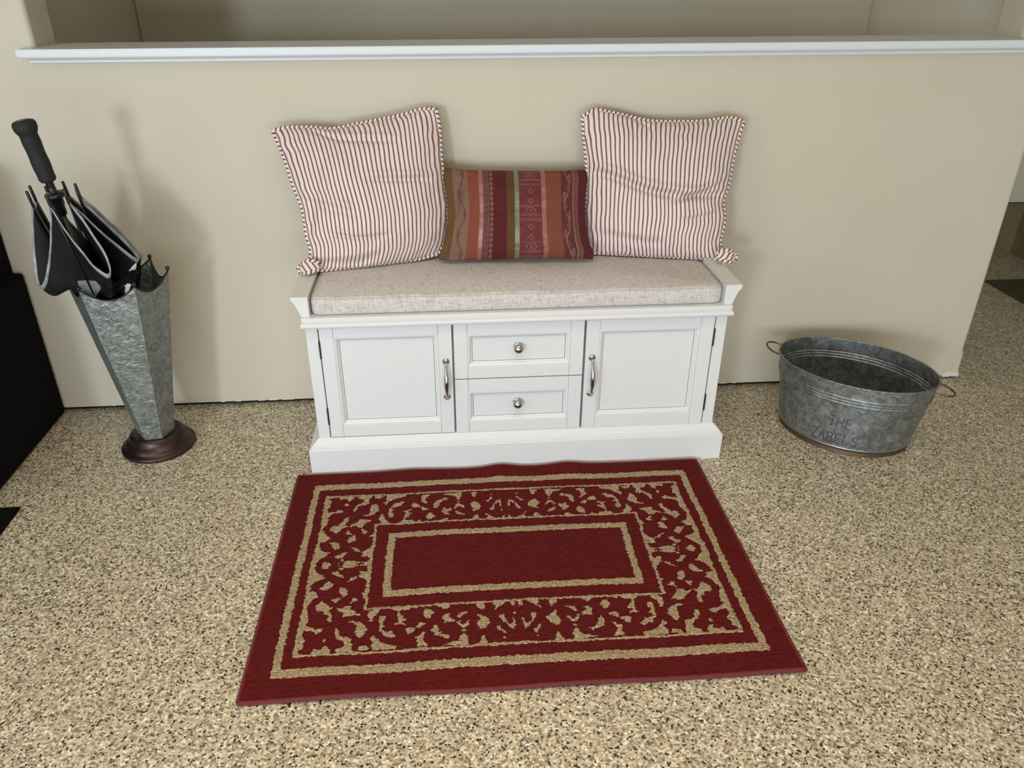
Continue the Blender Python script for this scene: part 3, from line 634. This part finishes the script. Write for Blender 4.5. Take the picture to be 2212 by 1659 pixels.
# ================================================================== RUG
RUG_MOTIFS=[[(452,145),(452,132),(443,125),(437,117),(425,134),(419,142),(409,141),(418,150),(415,160),(410,168),(410,181),(414,185),(419,178),(419,168),(429,159),(433,149),(445,151)],[(408,140),(390,147),(385,139),(373,138),(368,151),(352,165),(351,170),(359,167),(368,171),(384,171),(385,162),(399,151)],[(477,161),(477,146),(469,144),(463,164),(461,177),(464,189),(457,197),(442,204),(425,203),(427,211),(438,219),(446,210),(467,206),(467,218),(461,233),(463,244),(463,256),(472,264),(475,264),(477,246),(476,229),(475,210),(476,196),(477,176)],[(374,188),(365,184),(347,190),(336,199),(331,211),(336,225),(345,235),(353,229),(357,209),(353,200),(362,191)],[(400,221),(399,204),(394,203),(389,217),(387,226),(377,236),(373,230),(359,238),(363,245),(361,256),(359,263),(356,273),(394,273),(390,263),(377,257),(376,246),(386,238),(394,231)],[(424,242),(422,232),(416,233),(418,243)],[(443,274),(441,260),(431,263),(420,261),(420,250),(413,253),(406,262),(401,274)],[(323,238),(316,228),(310,239),(302,247),(289,257),(277,260),(264,263),(264,271),(318,272),(317,255),(314,248)],[(332,166),(326,157),(310,145),(301,145),(309,160),(318,172),(321,190),(326,187),(330,174)],[(349,272),(347,261),(333,258),(322,268)],[(307,188),(305,177),(296,174),(291,181),(293,190),(298,191),(298,202),(290,204),(292,208),(297,208),(297,216),(290,220),(279,222),(274,221),(275,228),(266,236),(268,239),(276,241),(283,236),(295,234),(299,222),(303,219),(305,204)],[(294,147),(284,140),(240,142),(239,155),(243,160),(259,159),(262,164),(261,171),(253,178),(252,184),(245,186),(246,191),(256,190),(254,197),(247,203),(247,207),(256,202),(265,203),(274,201),(264,197),(262,189),(264,183),(266,171),(267,162),(277,157),(280,150)],[(232,143),(220,143),(221,156),(228,158),(233,152)],[(208,140),(202,138),(202,149),(207,148)],[(182,138),(171,136),(148,138),(151,148),(152,156),(157,162),(165,161),(172,155),(180,146)],[(209,172),(206,157),(193,163),(185,172),(190,180),(191,187),(198,189),(205,183)],[(223,213),(221,204),(216,199),(202,201),(202,205),(213,211),(219,216)],[(247,216),(241,212),(232,214),(224,214),(226,220),(231,227),(241,233),(246,226)],[(225,241),(215,234),(210,228),(204,228),(209,236),(209,243),(210,254),(203,259),(199,268),(223,267),(221,256),(222,246)],[(191,226),(187,219),(187,211),(183,207),(176,216),(175,225),(166,236),(153,241),(153,247),(158,251),(166,243),(177,241),(184,238),(186,230)],[(168,192),(165,184),(157,176),(147,178),(153,185),(141,198),(142,203),(156,202),(160,206),(167,205),(162,198)],[(134,189),(130,178),(119,174),(109,173),(110,177),(119,182),(127,191)],[(138,201),(132,202),(130,197),(128,207),(123,211),(116,209),(111,202),(107,202),(110,211),(118,221),(123,222),(129,218),(132,209)],[(126,231),(122,226),(118,232),(122,234)],[(166,267),(150,261),(136,259),(129,250),(128,243),(121,238),(116,245),(113,255),(113,267),(113,272)],[(93,140),(84,139),(80,148),(73,155),(72,166),(78,172),(85,165),(92,155)],[(50,139),(20,138),(21,146),(33,157),(42,164),(51,175),(54,177),(52,169),(47,165),(51,155)],[(12,153),(8,139),(3,138),(6,173),(4,166),(10,163)],[(10,188),(6,181),(7,191)],[(93,215),(90,207),(83,198),(89,188),(86,184),(80,190),(72,192),(61,204),(65,214),(73,225),(84,228),(90,221)],[(42,190),(30,188),(30,198),(26,214),(19,220),(14,217),(12,204),(8,201),(11,235),(15,232),(22,227),(28,216),(36,204)],[(49,225),(42,223),(40,232),(31,240),(30,245),(35,246),(41,236),(47,231)],[(39,255),(34,253),(32,258),(36,260)],[(94,269),(86,261),(85,252),(81,247),(75,254),(75,262),(71,271)],[(405,-6),(375,-10),(373,-4),(376,11),(390,13),(402,10),(406,2)],[(416,-5),(414,-8),(410,-4),(413,-1)],[(413,16),(409,10),(402,12),(405,20),(410,20)],[(373,-7),(364,-8),(365,-3),(372,-2)],[(362,-7),(353,-7),(353,-2),(361,-2)],[(354,-2),(353,-8),(336,-7),(331,69),(337,67),(342,61),(349,54),(355,48),(364,43),(359,35),(364,27),(355,25),(350,28),(345,27),(343,18),(345,8),(347,2)],[(337,70),(331,71),(330,120),(332,135),(341,131),(342,122),(345,115),(343,109),(350,104),(350,99),(342,99),(343,83)],[(393,63),(388,58),(382,56),(381,49),(374,45),(366,41),(366,44),(372,53),(381,59)],[(428,26),(418,22),(412,24),(406,35),(396,42),(399,46),(411,44),(416,37),(422,35)],[(454,1),(450,-3),(453,-11),(438,-10),(434,-1),(442,3),(438,10),(448,13)],[(484,-18),(471,-14),(470,-1),(472,10),(465,18),(456,28),(449,35),(447,43),(441,39),(442,46),(452,48),(464,55),(470,67),(474,81),(480,81),(479,66),(481,54),(479,43),(482,14)],[(451,84),(443,74),(440,66),(430,56),(420,64),(423,77),(428,84),(440,84)],[(479,95),(472,87),(457,89),(452,98),(448,102),(455,108),(462,115),(466,124),(471,134),(479,135),(479,117),(479,102)],[(403,77),(392,81),(384,89),(388,94),(384,103),(392,110),(399,101),(404,89)],[(416,115),(405,113),(398,111),(396,113),(403,121),(406,129),(410,127),(410,123)],[(375,131),(370,123),(373,114),(362,114),(357,122),(361,126),(368,126),(372,134)]]

def build_rug():
    RW, RD, th = 1.14, .7713, -.00248
    st = .002; nu = int(RW / st) + 1; nv = int(RD / st) + 1
    x = np.linspace(-RW / 2, RW / 2, nu); y = np.linspace(-RD / 2, RD / 2, nv)
    X, Y = np.meshgrid(x, y, indexing='ij')
    wob = lambda s_, a: (vnoise(X * 170, Y * 170, s_) - .5) * a * 1.25
    aX = np.abs(X + wob(1, .0045) + (vnoise(Y * 9, X * 0, 2) - .5) * .004); aY = np.abs(Y + wob(6, .0035) + (vnoise(X * 7, Y * 0, 3) - .5) * .004)
    m_ = np.zeros(X.shape, bool)
    def ringband(ox, oy, ix, iy): return (aX < ox) & (aY < oy) & ~((aX < ix) & (aY < iy))
    m_ |= ringband(.5175, .3325, .5005, .3090)
    m_ |= ringband(.3030, .1130, .2860, .0930)
    lo = .0085 + .004 * (vnoise(X * 25, Y * 25, 4) - .5)
    m_ |= (aX < .4795) & (aY < .2795) & ~((aX < .4795 - lo) & (aY < .2795 - lo * .8))
    m_ |= (aX < .3420) & (aY < .1520) & ~((aX < .3420 - .0065) & (aY < .1520 - .0055))
    for pg in RUG_MOTIFS:
        pl_ = [(a / 1000, b / 1000) for a, b in pg]
        jx = aX + wob(11, .002); jy = aY + wob(12, .002)
        if max(abs(a) for a, b in pl_) > 0: m_ |= inpoly(jx, np.abs(Y) + wob(13, .003), pl_) | inpoly(jx, -np.abs(Y), pl_)
    inner = (aX < .335) & (aY < .145) & ~ringband(.3030, .1130, .2860, .0930); m_ &= ~inner
    m_ &= ~((aX > .4835) & (aX < .4985) & (aY < .306)); 
    Zb = .0085 + .0007 * (vnoise(X * 300, Y * 300, 8) - .5)
    Zb += .0012 * m_ * (.6 + .8 * vnoise(X * 220, Y * 220, 9))
    # gentle waves, strongest along the far edge against the bench
    far = np.clip((Y - .24) / .14, 0, 1) ** 2
    bx = (X + .57)
    wave = far * (.009 * np.exp(-((X + .02 - .02) / .045) ** 2) * 1.0 + .007 * np.exp(-((X - .19) / .05) ** 2) + .004 * np.exp(-((X + .25) / .07) ** 2))
    near = np.clip((-Y - .30) / .08, 0, 1) ** 2
    wave += near * (.002 * np.sin(X * 14) + .002)
    rib = .0003 * np.sin(Y * 2 * PI / .0075) * (aX < .57)
    Z = Zb + wave + rib + .0015 * (vnoise(X * 5, Y * 5, 20))
    col = np.zeros(X.shape + (4,)); col[..., 0] = m_; col[..., 3] = 1
    c_, s_ = math.cos(th), math.sin(th)
    P = np.stack([X * c_ - Y * s_, X * s_ + Y * c_, Z], -1)
    return P, col
P, col = build_rug()
rug = obj('area_rug', grid_mesh('area_rug', P, None, col), RUG, None, True, (0.02936, -.82776, 0))
tag(rug, 'dark red rectangular rug with tan scroll border in front of the white bench', 'rug')
bm = nb(); edge = [Vector(p) for p in list(P[::6, 0]) + list(P[-1, ::6]) + list(P[::-6, -1]) + list(P[0, ::-6])]
ed2 = []
for p in edge:
    if not ed2 or (p - ed2[-1]).length > .004: ed2.append(p)
for p in ed2: p.z -= .0036
tube(bm, ed2, .0047, 8, True); o = obj('binding', bm, BIND, rug, True, label='lighter red bound edge')
bm = nb(); box(bm, -.565, .565, -.381, .381, .001, .0075); obj('backing', bm, BIND, rug)

# ================================================================== UMBRELLA STAND
SC = Vector((-.987, -.238, 0)); SB = Vector((-.981, -.247, .057))
stand = thing('umbrella_stand', 'hexagonal galvanized metal umbrella stand on a round bronze foot beside the wall', 'umbrella stand', (SC.x, -.232, 0))
SO = Vector((SC.x, -.232, 0))
bm = nb(); lathe(bm, [(.100, 0), (.1045, .002), (.1055, .006), (.1045, .011), (.099, .014), (.095, .0155), (.093, .020), (.089, .027), (.083, .033), (.0785, .036), (.0775, .040), (.0755, .047), (.071, .053), (.066, .056), (.052, .057)], 64)
for fc in bm.faces: fc.smooth = True
obj('foot', bm, RUST, stand, True)
def hexv(i, r_, c): a = math.radians(7.6 + 60 * i); return Vector((c.x + r_ * math.cos(a), c.y + r_ * math.sin(a), c.z))
TZ = .548
for i in range(6):
    b0, b1 = hexv(i, .0505, SB), hexv(i + 1, .0505, SB); t0, t1 = hexv(i, .131, Vector((SC.x, SC.y, TZ))), hexv(i + 1, .131, Vector((SC.x, SC.y, TZ)))
    bm = nb(); n, mm = 10, 14; vs = []
    for a in range(n + 1):
        ta = a / n; dip = .034 * (1 - (2 * ta - 1) ** 2); row = []
        for b in range(mm + 1):
            tb = b / mm
            top = t0.lerp(t1, ta); top.z -= dip; bot = b0.lerp(b1, ta); top = bot + (top - bot)
            row.append(bm.verts.new(bot.lerp(t0.lerp(t1, ta), (top.z - bot.z) / (TZ - bot.z) * tb) - SO))
        vs.append(row)
    for a in range(n):
        for b in range(mm): bm.faces.new((vs[a][b], vs[a + 1][b], vs[a + 1][b + 1], vs[a][b + 1]))
    o = obj('side_panel', bm, GALV_STAND, stand, False); md = o.modifiers.new('sheet', 'SOLIDIFY'); md.thickness = .0018; md.offset = 0
    bm = nb(); tube(bm, [vs_ for vs_ in [tuple((b0.lerp(b1, a / n).lerp(t0.lerp(t1, a / n), (TZ - .034 * (1 - (2 * a / n - 1) ** 2) - SB.z) / (TZ - SB.z)) - SO)) for a in range(n + 1)]], .0023, 8)
    obj('rim', bm, RUST, stand, True)
    bm = nb(); tube(bm, [b0 - SO, t0 - SO], .0013, 6); obj('corner_seam', bm, GALV_STAND, stand, True)
    bm = nb(); bmesh.ops.create_uvsphere(bm, u_segments=16, v_segments=10, radius=.0058, matrix=Matrix.Translation(t0 - SO + Vector((0, 0, .006)))); obj('ball_finial', bm, RUST, stand, True)
bm = nb(); A = [bm.verts.new(hexv(i, .052, Vector((SB.x, SB.y, .0575))) - SO) for i in range(6)]; B = [bm.verts.new(hexv(i, .0505, Vector((SB.x, SB.y, .061))) - SO) for i in range(6)]
for i in range(6): bm.faces.new((A[i], A[(i + 1) % 6], B[(i + 1) % 6], B[i]))
bm.faces.new(A[::-1]); bm.faces.new(B); obj('collar', bm, RUST, stand)

# ================================================================== UMBRELLA
UT = Vector((-1.058, -.36, .96)); UB = Vector((-.985, -.237, .068)); ax = lambda t: UT.lerp(UB, t); AD = (UB - UT).normalized()
umb = thing('golf_umbrella', 'loosely folded black golf umbrella with grey taped hem standing in the metal stand', 'umbrella', tuple(UB))
def lmat(t):  # lathe frame: +z runs down the shaft
    q = AD.to_track_quat('Z', 'X').to_matrix().to_4x4(); q.translation = ax(t) - UB; return q
LN = (UB - UT).length
bm = nb(); pr_ = [(.018, -.004), (.0235, -.002), (.0262, .003), (.0262, .012), (.0245, .018), (.0205, .026)]
for k in range(24):
    z = .030 + k * .0042; pr_ += [(.0196 + .0006 * math.sin(k * .5), z), (.0202 + .0006 * math.sin(k * .5), z + .0021)]
pr_ += [(.0195, .134), (.0165, .139), (.011, .141)]
lathe(bm, pr_, 32, lmat(0)); obj('grip', bm, FOAM, umb, True)
bm = nb(); lathe(bm, [(.010, -.0046), (.0105, -.0050), (.0001, -.0052)][::-1], 24, lmat(0)); obj('grip_button', bm, BLACKP, umb, True)
bm = nb(); lathe(bm, [(.0095, .138), (.0098, .141), (.0082, .143), (.0098, .146), (.0082, .148), (.0098, .151), (.0082, .153), (.0095, .156), (.0090, .166), (.0135, .168), (.0215, .170), (.0225, .173), (.0225, .178), (.0210, .181), (.0150, .184), (.0140, .200), (.0120, .203), (.0105, .225), (.0065, .228)], 32, lmat(0)); obj('runner', bm, BLACKP, umb, True)
bm = nb(); tube(bm, [ax(.2) - UB, Vector((0, 0, 0))], .0058, 12); obj('shaft', bm, BLACKP, umb, True)
bm = nb(); lathe(bm, [(.0058, -.03), (.0065, -.028), (.0055, -.004), (.003, 0)], 12, lmat(1)); obj('ferrule', bm, BLACKP, umb, True)
RA = [-152, -82, -38, 4, 42, 85, 130, 172]
APX = [(-1.127, -.362, .564), (-.922, -.432, .616), (-.884, -.330, .619), (-.903, -.252, .600), (-.955, -.195, .62), (-1.04, -.19, .625), (-1.12, -.235, .60), (-1.150, -.318, .588)]
def tipp(i): a = math.radians(RA[i % 8]); c = ax(.205 + .006 * math.sin(i * 2.4)); return c + Vector((.054 * math.cos(a), .054 * math.sin(a), 0))
NP, NS = 28, 26
def fabric(offset=0, s0=0., s1=1., i0=0, i1=8, t0=0, t1=1):
    Hs = []; K2 = []; K1 = []; NN = []
    for i in range(8):
        A_, B_ = tipp(i), tipp(i + 1); ap = Vector(APX[i]); cm = (ap * 8 - A_ - B_) / 6
        dr = (B_ - A_); wd = .030 if i in (0, 7) else .040
        c1 = cm - dr.normalized() * wd; c2 = cm + dr.normalized() * wd
        for k in range(NP):
            t = k / NP
            Hs.append(A_ * (1 - t) ** 3 + c1 * 3 * t * (1 - t) ** 2 + c2 * 3 * t * t * (1 - t) + B_ * t ** 3)
            w_ = math.sin(PI * t) ** .8; a0, a1 = RA[i], RA[(i + 1) % 8] + (360 if i == 7 else 0); a = math.radians(a0 + (a1 - a0) * t); d = Vector((math.cos(a), math.sin(a), 0))
            c5 = ax(.5); c45 = ax(.40)
            rib = c45 + d * .046; mid = c45.lerp(ap, .66 if i == 0 else .80); mid.z = (.455, .500)[i] if i in (0, 1) else min(ap.z - .040, .552)
            fl = .004 * math.sin(6 * PI * t)
            K2.append(rib.lerp(mid, w_) + d * fl); K1.append(Vector((SC.x - .012, SC.y - .02, .602 + (.085 * w_ if i in (0, 1) else 0))) + d * (.050 + .062 * w_ + fl)); NN.append(ax(.66) + d * (.014 + .006 * w_))
    P = np.zeros((8 * NP, NS, 3))
    for q in range(8 * NP):
        for j in range(NS):
            s_ = j / (NS - 1)
            p = NN[q] * (1 - s_) ** 3 + K1[q] * 3 * s_ * (1 - s_) ** 2 + K2[q] * 3 * s_ * s_ * (1 - s_) + Hs[q] * s_ ** 3
            P[q, j] = p - UB
    return P
FP = fabric()
FP += np.stack([(vnoise(FP[..., 0] * 40, FP[..., 2] * 30, k) - .5) * .004 for k in range(3)], -1) * np.linspace(.3, 1, NS)[None, :, None]
# the loose cloth lies over the front of the stand's rim
wx = FP[..., 0] + UB.x - SC.x; wy = FP[..., 1] + UB.y - SC.y; wz = FP[..., 2] + UB.z; rr = np.hypot(wx, wy); an = np.degrees(np.arctan2(wy, wx)) % 360
sec = (an > 195) & (an < 298) & (rr > .098) & (np.arange(NS)[None, :] > NS * .3)
tt = ((an - 7.6) % 60) / 60
zmin = .5625 - .030 * (1 - (2 * tt - 1) ** 2) - ((rr - .129) / .02) ** 2 * .022
FP[..., 2] = np.where(sec, np.maximum(wz, zmin) - UB.z, FP[..., 2])
cano = obj('canopy', grid_mesh('canopy', FP, None, wrapu=True), NYLON, umb, True)
# grey tape along the hem
hem = FP[:, -1]; inn = FP[:, -4]; d_ = inn - hem; d_ /= np.linalg.norm(d_, axis=-1, keepdims=True)
TPm = np.stack([hem - d_ * .001, hem + d_ * .0052, hem + d_ * .0105], 1)
o = obj('hem_tape', grid_mesh('hem_tape', TPm, None, wrapu=True), TAPE, cano, True, label='silvery grey reflective tape edging the canopy'); md = o.modifiers.new('t', 'SOLIDIFY'); md.thickness = .0034; md.offset = 0
for i in range(8):
    t = tipp(i); bm = nb(); q = ax(.52) + (t - ax(.205)) * .45
    tube(bm, [t - UB - AD * .004, (t - UB).lerp(q - UB, .5), q - UB], .0022, 8); rb = obj('rib', bm, BLACKP, umb, True)
    bm = nb(); up = -AD; tube(bm, [t - UB + up * z for z in (-.012, -.010, .010, .0265, .028)], [.0030, .0036, .0038, .0036, .0028], 10); obj('rib_tip', bm, BLACKP, rb, True)
from mathutils.bvhtree import BVHTree
me = cano.data; bvh = BVHTree.FromPolygons([v.co.copy() for v in me.vertices], [tuple(p.vertices) for p in me.polygons])
DIR = Vector((-.86, 1.93, -.70)).normalized()
def decal(name, pts, mat, label, sub=6, dirv=DIR, off=.0015, parent=umb):
    """cloth piece sewn on the canopy: outline dropped onto the canopy surface"""
    c = sum((Vector(p) for p in pts), Vector()) / len(pts); ring = []
    for i in range(len(pts)):
        a, b = Vector(pts[i]), Vector(pts[(i + 1) % len(pts)])
        for k in range(3): ring.append(a.lerp(b, k / 3))
    bm = nb(); rows = []
    for j in range(1, sub + 1): rows.append([c.lerp(p, j / sub) for p in ring])
    def drop(p):
        hit = bvh.ray_cast(p - UB - dirv * .25, dirv, .6); return (hit[0] - dirv * off) if hit[0] is not None else p - UB
    cv = bm.verts.new(drop(c)); R_ = [[bm.verts.new(drop(p)) for p in row] for row in rows]; n = len(ring)
    for i in range(n): bm.faces.new((cv, R_[0][i], R_[0][(i + 1) % n]))
    for a, b in zip(R_, R_[1:]):
        for i in range(n): bm.faces.new((a[i], a[(i + 1) % n], b[(i + 1) % n], b[i]))
    return obj(name, bm, mat, parent, True, label=label)
decal('reflective_patch', [(-1.0079, -.42, .5968), (-.9850, -.425, .5995), (-.9596, -.43, .5991), (-.9531, -.42, .577), (-.975, -.41, .552), (-.9923, -.40, .5333), (-1.0214, -.39, .5451)], GREYN, 'light grey patch low on the canopy', parent=cano)
decal('white_print', [(-0.9369, -0.35, 0.5715), (-0.9275, -0.35, 0.5636), (-0.907, -0.35, 0.5585), (-0.9121, -0.35, 0.5499), (-0.9225, -0.35, 0.5291), (-0.9303, -0.35, 0.5301), (-0.9222, -0.35, 0.552), (-0.932, -0.35, 0.5582)], WHITEP, 'small white printed mark', parent=cano)
decal('white_print', [(-0.8915, -0.33, 0.6095), (-0.893, -0.33, 0.5906), (-0.9164, -0.33, 0.5864), (-0.9039, -0.33, 0.5995)], WHITEP, 'small white printed mark', parent=cano)
decal('closure_strap', [(-0.8862, -0.35, 0.6064), (-0.8788, -0.35, 0.5877), (-0.9362, -0.35, 0.5468), (-0.9881, -0.35, 0.5076), (-1.0109, -0.35, 0.5096), (-0.9597, -0.35, 0.5551)], NYLON, None, off=.003)

# ================================================================== TUB
TC = Vector((1.1112, -.2897, 0)); PH = -.6843; TH = .2231
tub = thing('metal_tub', 'oval galvanized steel tub with wire loop handles by the right end of the wall', 'tub', tuple(TC))
def tubp(ps, z, off=0):
    k = z / TH; a = .189 + (.2254 - .189) * k + off; b = .166 + (.1629 - .166) * k + off
    b = .160 + (.1629 - .160) * k + off
    x, y = a * math.cos(ps), b * math.sin(ps); return Vector((x * math.cos(PH) - y * math.sin(PH), x * math.sin(PH) + y * math.cos(PH), z))
def bead(z):
    o_ = 0
    for zc in (.1635, .1725, .1815): o_ += .0026 * math.exp(-((z - zc) / .0024) ** 2)
    return o_
zs = [.0195, .021, .03, .05, .08, .11, .14, .155] + list(np.arange(.158, .188, .0009)) + [.195, .205, .215, .2215]
def shell(off, zlist):
    bm = nb(); R_ = [[bm.verts.new(tubp(2 * PI * i / 96, z, off + bead(z))) for i in range(96)] for z in zlist]
    for a, b in zip(R_, R_[1:]):
        for i in range(96): bm.faces.new((a[i], a[(i + 1) % 96], b[(i + 1) % 96], b[i]))
    return bm
bm = shell(0, zs); obj('shell', bm, GALV_TUB, tub, True)
bm = shell(-.0014, zs); obj('inner_wall', bm, GALV_TUB, tub, True)
bm = nb(); A = [bm.verts.new(tubp(2 * PI * i / 96, .0205, -.001)) for i in range(96)]; bm.faces.new(A)
B = [bm.verts.new(tubp(2 * PI * i / 96, .0190, -.001)) for i in range(96)]; bm.faces.new(B)
for i in range(96): bm.faces.new((A[i], A[(i + 1) % 96], B[(i + 1) % 96], B[i]))
obj('bottom_plate', bm, GALV_TUB, tub)
bm = nb(); tube(bm, [tubp(2 * PI * i / 96, .2225, .0004) for i in range(96)], .0026, 10, True); obj('rolled_rim', bm, GALV_TUB, tub, True)
bm = nb(); tube(bm, [tubp(2 * PI * i / 96, .0195, .0004) for i in range(96)], .0019, 8, True); obj('bottom_bead', bm, plain('bright_zinc', 'b9bec4', .22, 1).m, tub, True)
bm = nb(); R_ = []
for z, o_ in [(.0195, -.001), (.014, -.0035), (.006, -.0015), (.001, .0005), (0, .0005), (0, -.002), (.006, -.004), (.018, -.004)]: R_.append([bm.verts.new(tubp(2 * PI * i / 96, max(z, .0001), o_)) for i in range(96)])
for a, b in zip(R_, R_[1:] + R_[:1]):
    for i in range(96): bm.faces.new((a[i], a[(i + 1) % 96], b[(i + 1) % 96], b[i]))
bm2 = bm; obj('foot_ring', bm2, NT('tarnished_foot').set(Metallic=.6, Roughness=.5, Base_Color=L('5c4c39')).m, tub, True)
for sgn in (0, PI):
    c0 = tubp(sgn, .205, 0); d = (tubp(sgn, .2, 0).normalized()); d.z = 0; d.normalize(); s_ = Vector((-d.y, d.x, 0))
    pts = []
    for k in range(19):
        a = PI * k / 18 * 1.12 - PI * .06
        pts.append(c0 + s_ * (.034 * math.cos(a)) + d * (.046 * math.sin(a) ** .8 if math.sin(a) > 0 else .046 * math.sin(a)) + Vector((0, 0, .002 + (.012 if sgn else -.006) * math.sin(max(0, a)))))
    bm = nb(); tube(bm, pts, .0026, 8); h_ = obj('handle', bm, BRASS, tub, True, label='bent brassy wire loop handle')
# letters stamped on the front
ST = {'T': [[(0, 1), (1, 1)], [(.5, 1), (.45, 0)]], 'H': [[(.05, 1), (0, 0)], [(.95, 1), (.9, 0)], [(.02, .5), (.93, .5)]], 'E': [[(.9, 1), (.1, 1), (0, 0), (.9, 0)], [(.05, .5), (.75, .5)]],
      'Z': [[(0, 1), (1, 1), (0, 0), (1, 0)]], 'A': [[(0, 0), (.5, 1), (1, 0)], [(.2, .4), (.8, .4)]],
      'B': [[(0, 0), (.05, 1), (.7, .95), (.85, .75), (.65, .55), (.05, .52), (.75, .48), (.95, .25), (.75, .03), (0, 0)]], 'L': [[(.05, 1), (0, 0), (.9, 0)]],
      'S': [[(.9, .85), (.6, 1), (.2, .95), (.08, .75), (.3, .55), (.75, .45), (.92, .22), (.7, .02), (.3, 0), (.02, .15)]]}
def word(txt, p0, p1, z0, z1, skip=()):
    out = []; n = len(txt); w_ = (p1 - p0) / n
    for i, ch in enumerate(txt):
        bm = nb(); wd = .0027
        for st in ST[ch]:
            pts = []
            for (a, b), (c, d) in zip(st, st[1:]):
                for k in range(5): t = k / 4; pts.append((a + (c - a) * t, b + (d - b) * t))
            q = [tubp(math.radians(p0 + w_ * (i + .10 + .74 * x)), z0 + (z1 - z0) * y + .0006 * math.sin(i * 5), .0006) for x, y in pts]
            q2 = [q[0]]
            for v in q[1:]:
                if (v - q2[-1]).length > 1e-4: q2.append(v)
            rows = []
            for k, v in enumerate(q2):
                t = (q2[min(k + 1, len(q2) - 1)] - q2[max(k - 1, 0)]).normalized(); nr = Vector((v.x, v.y, 0)).normalized(); s_ = t.cross(nr).normalized() * wd / 2
                rows.append((bm.verts.new(v - s_), bm.verts.new(v + s_)))
            for a, b in zip(rows, rows[1:]): bm.faces.new((a[0], a[1], b[1], b[0]))
        obj('stamped_letter', bm, LETTER, tub)
word('THE', -94.5, -75.5, .086, .119)
word('ZABELS', -107, -67.5, .031, .063)

# ================================================================== BLACK CARPETED BOX, MATS
def rounded_box(x0, x1, y0, y1, z0, z1, r_): return box(nb(), x0, x1, y0, y1, z0, z1, r_, 4)
t = thing('carpeted_box', 'tall black carpet covered stepped box standing against the wall at the left edge', 'box', (-1.9, -.26, 0))
bo = Vector((-1.9, -.26, 0))
def bp(name, bm, m_):
    for v in bm.verts: v.co -= bo
    return obj(name, bm, m_, t, True)
bp('lower_block', rounded_box(-2.45, -1.352, -.505, -.004, 0, .478, .012), CARPET)
bp('upper_block', rounded_box(-2.45, -1.381, -.43, -.004, .474, .82, .006), CARPET)
bm = nb()
rr_ = random.Random(5)
for k in range(500):
    if k < 230: p = Vector((-1.352, rr_.uniform(-.5, -.01), .476)); d = Vector((rr_.uniform(.2, 1), rr_.uniform(-.5, .5), rr_.uniform(-.2, 1)))
    elif k < 360: p = Vector((-1.352, rr_.uniform(-.02, -.006), rr_.uniform(.02, .47))); d = Vector((1, rr_.uniform(-.5, .5), rr_.uniform(-.5, .5)))
    elif k < 430: p = Vector((-1.381, rr_.uniform(-.4, -.006), rr_.uniform(.48, .8))); d = Vector((1, rr_.uniform(-.5, .5), rr_.uniform(-.5, .5)))
    else: p = Vector((-1.352, rr_.uniform(-.5, -.01), .004)); d = Vector((1, rr_.uniform(-.5, .5), rr_.uniform(0, .5)))
    d = d.normalized() * rr_.uniform(.002, .005); s_ = Vector((rr_.uniform(-1, 1), rr_.uniform(-1, 1), rr_.uniform(-1, 1))).normalized() * .0008
    bm.faces.new([bm.verts.new(p - s_), bm.verts.new(p + s_), bm.verts.new(p + d)])
o = bp('fuzz', bm, CARPET); o['kind'] = 'stuff'
bm = box(nb(), -1.95, -1.260, -1.15, -.527, 0, .008, .003, 2); o = obj('floor_mat', bm, CARPET, None, loc=None); tag(o, 'black floor mat whose corner shows at the left edge', 'mat')
bm = box(nb(), 2.335, 2.69, -.1, .885, 0, .010, .004, 2)
for v in bm.verts:
    if v.co.x < 2.4: v.co.x += (.885 - v.co.y) * .0
o = obj('doormat', bm, OLIVE, None); tag(o, 'dark olive doormat on the floor beyond the wall end at right', 'mat')
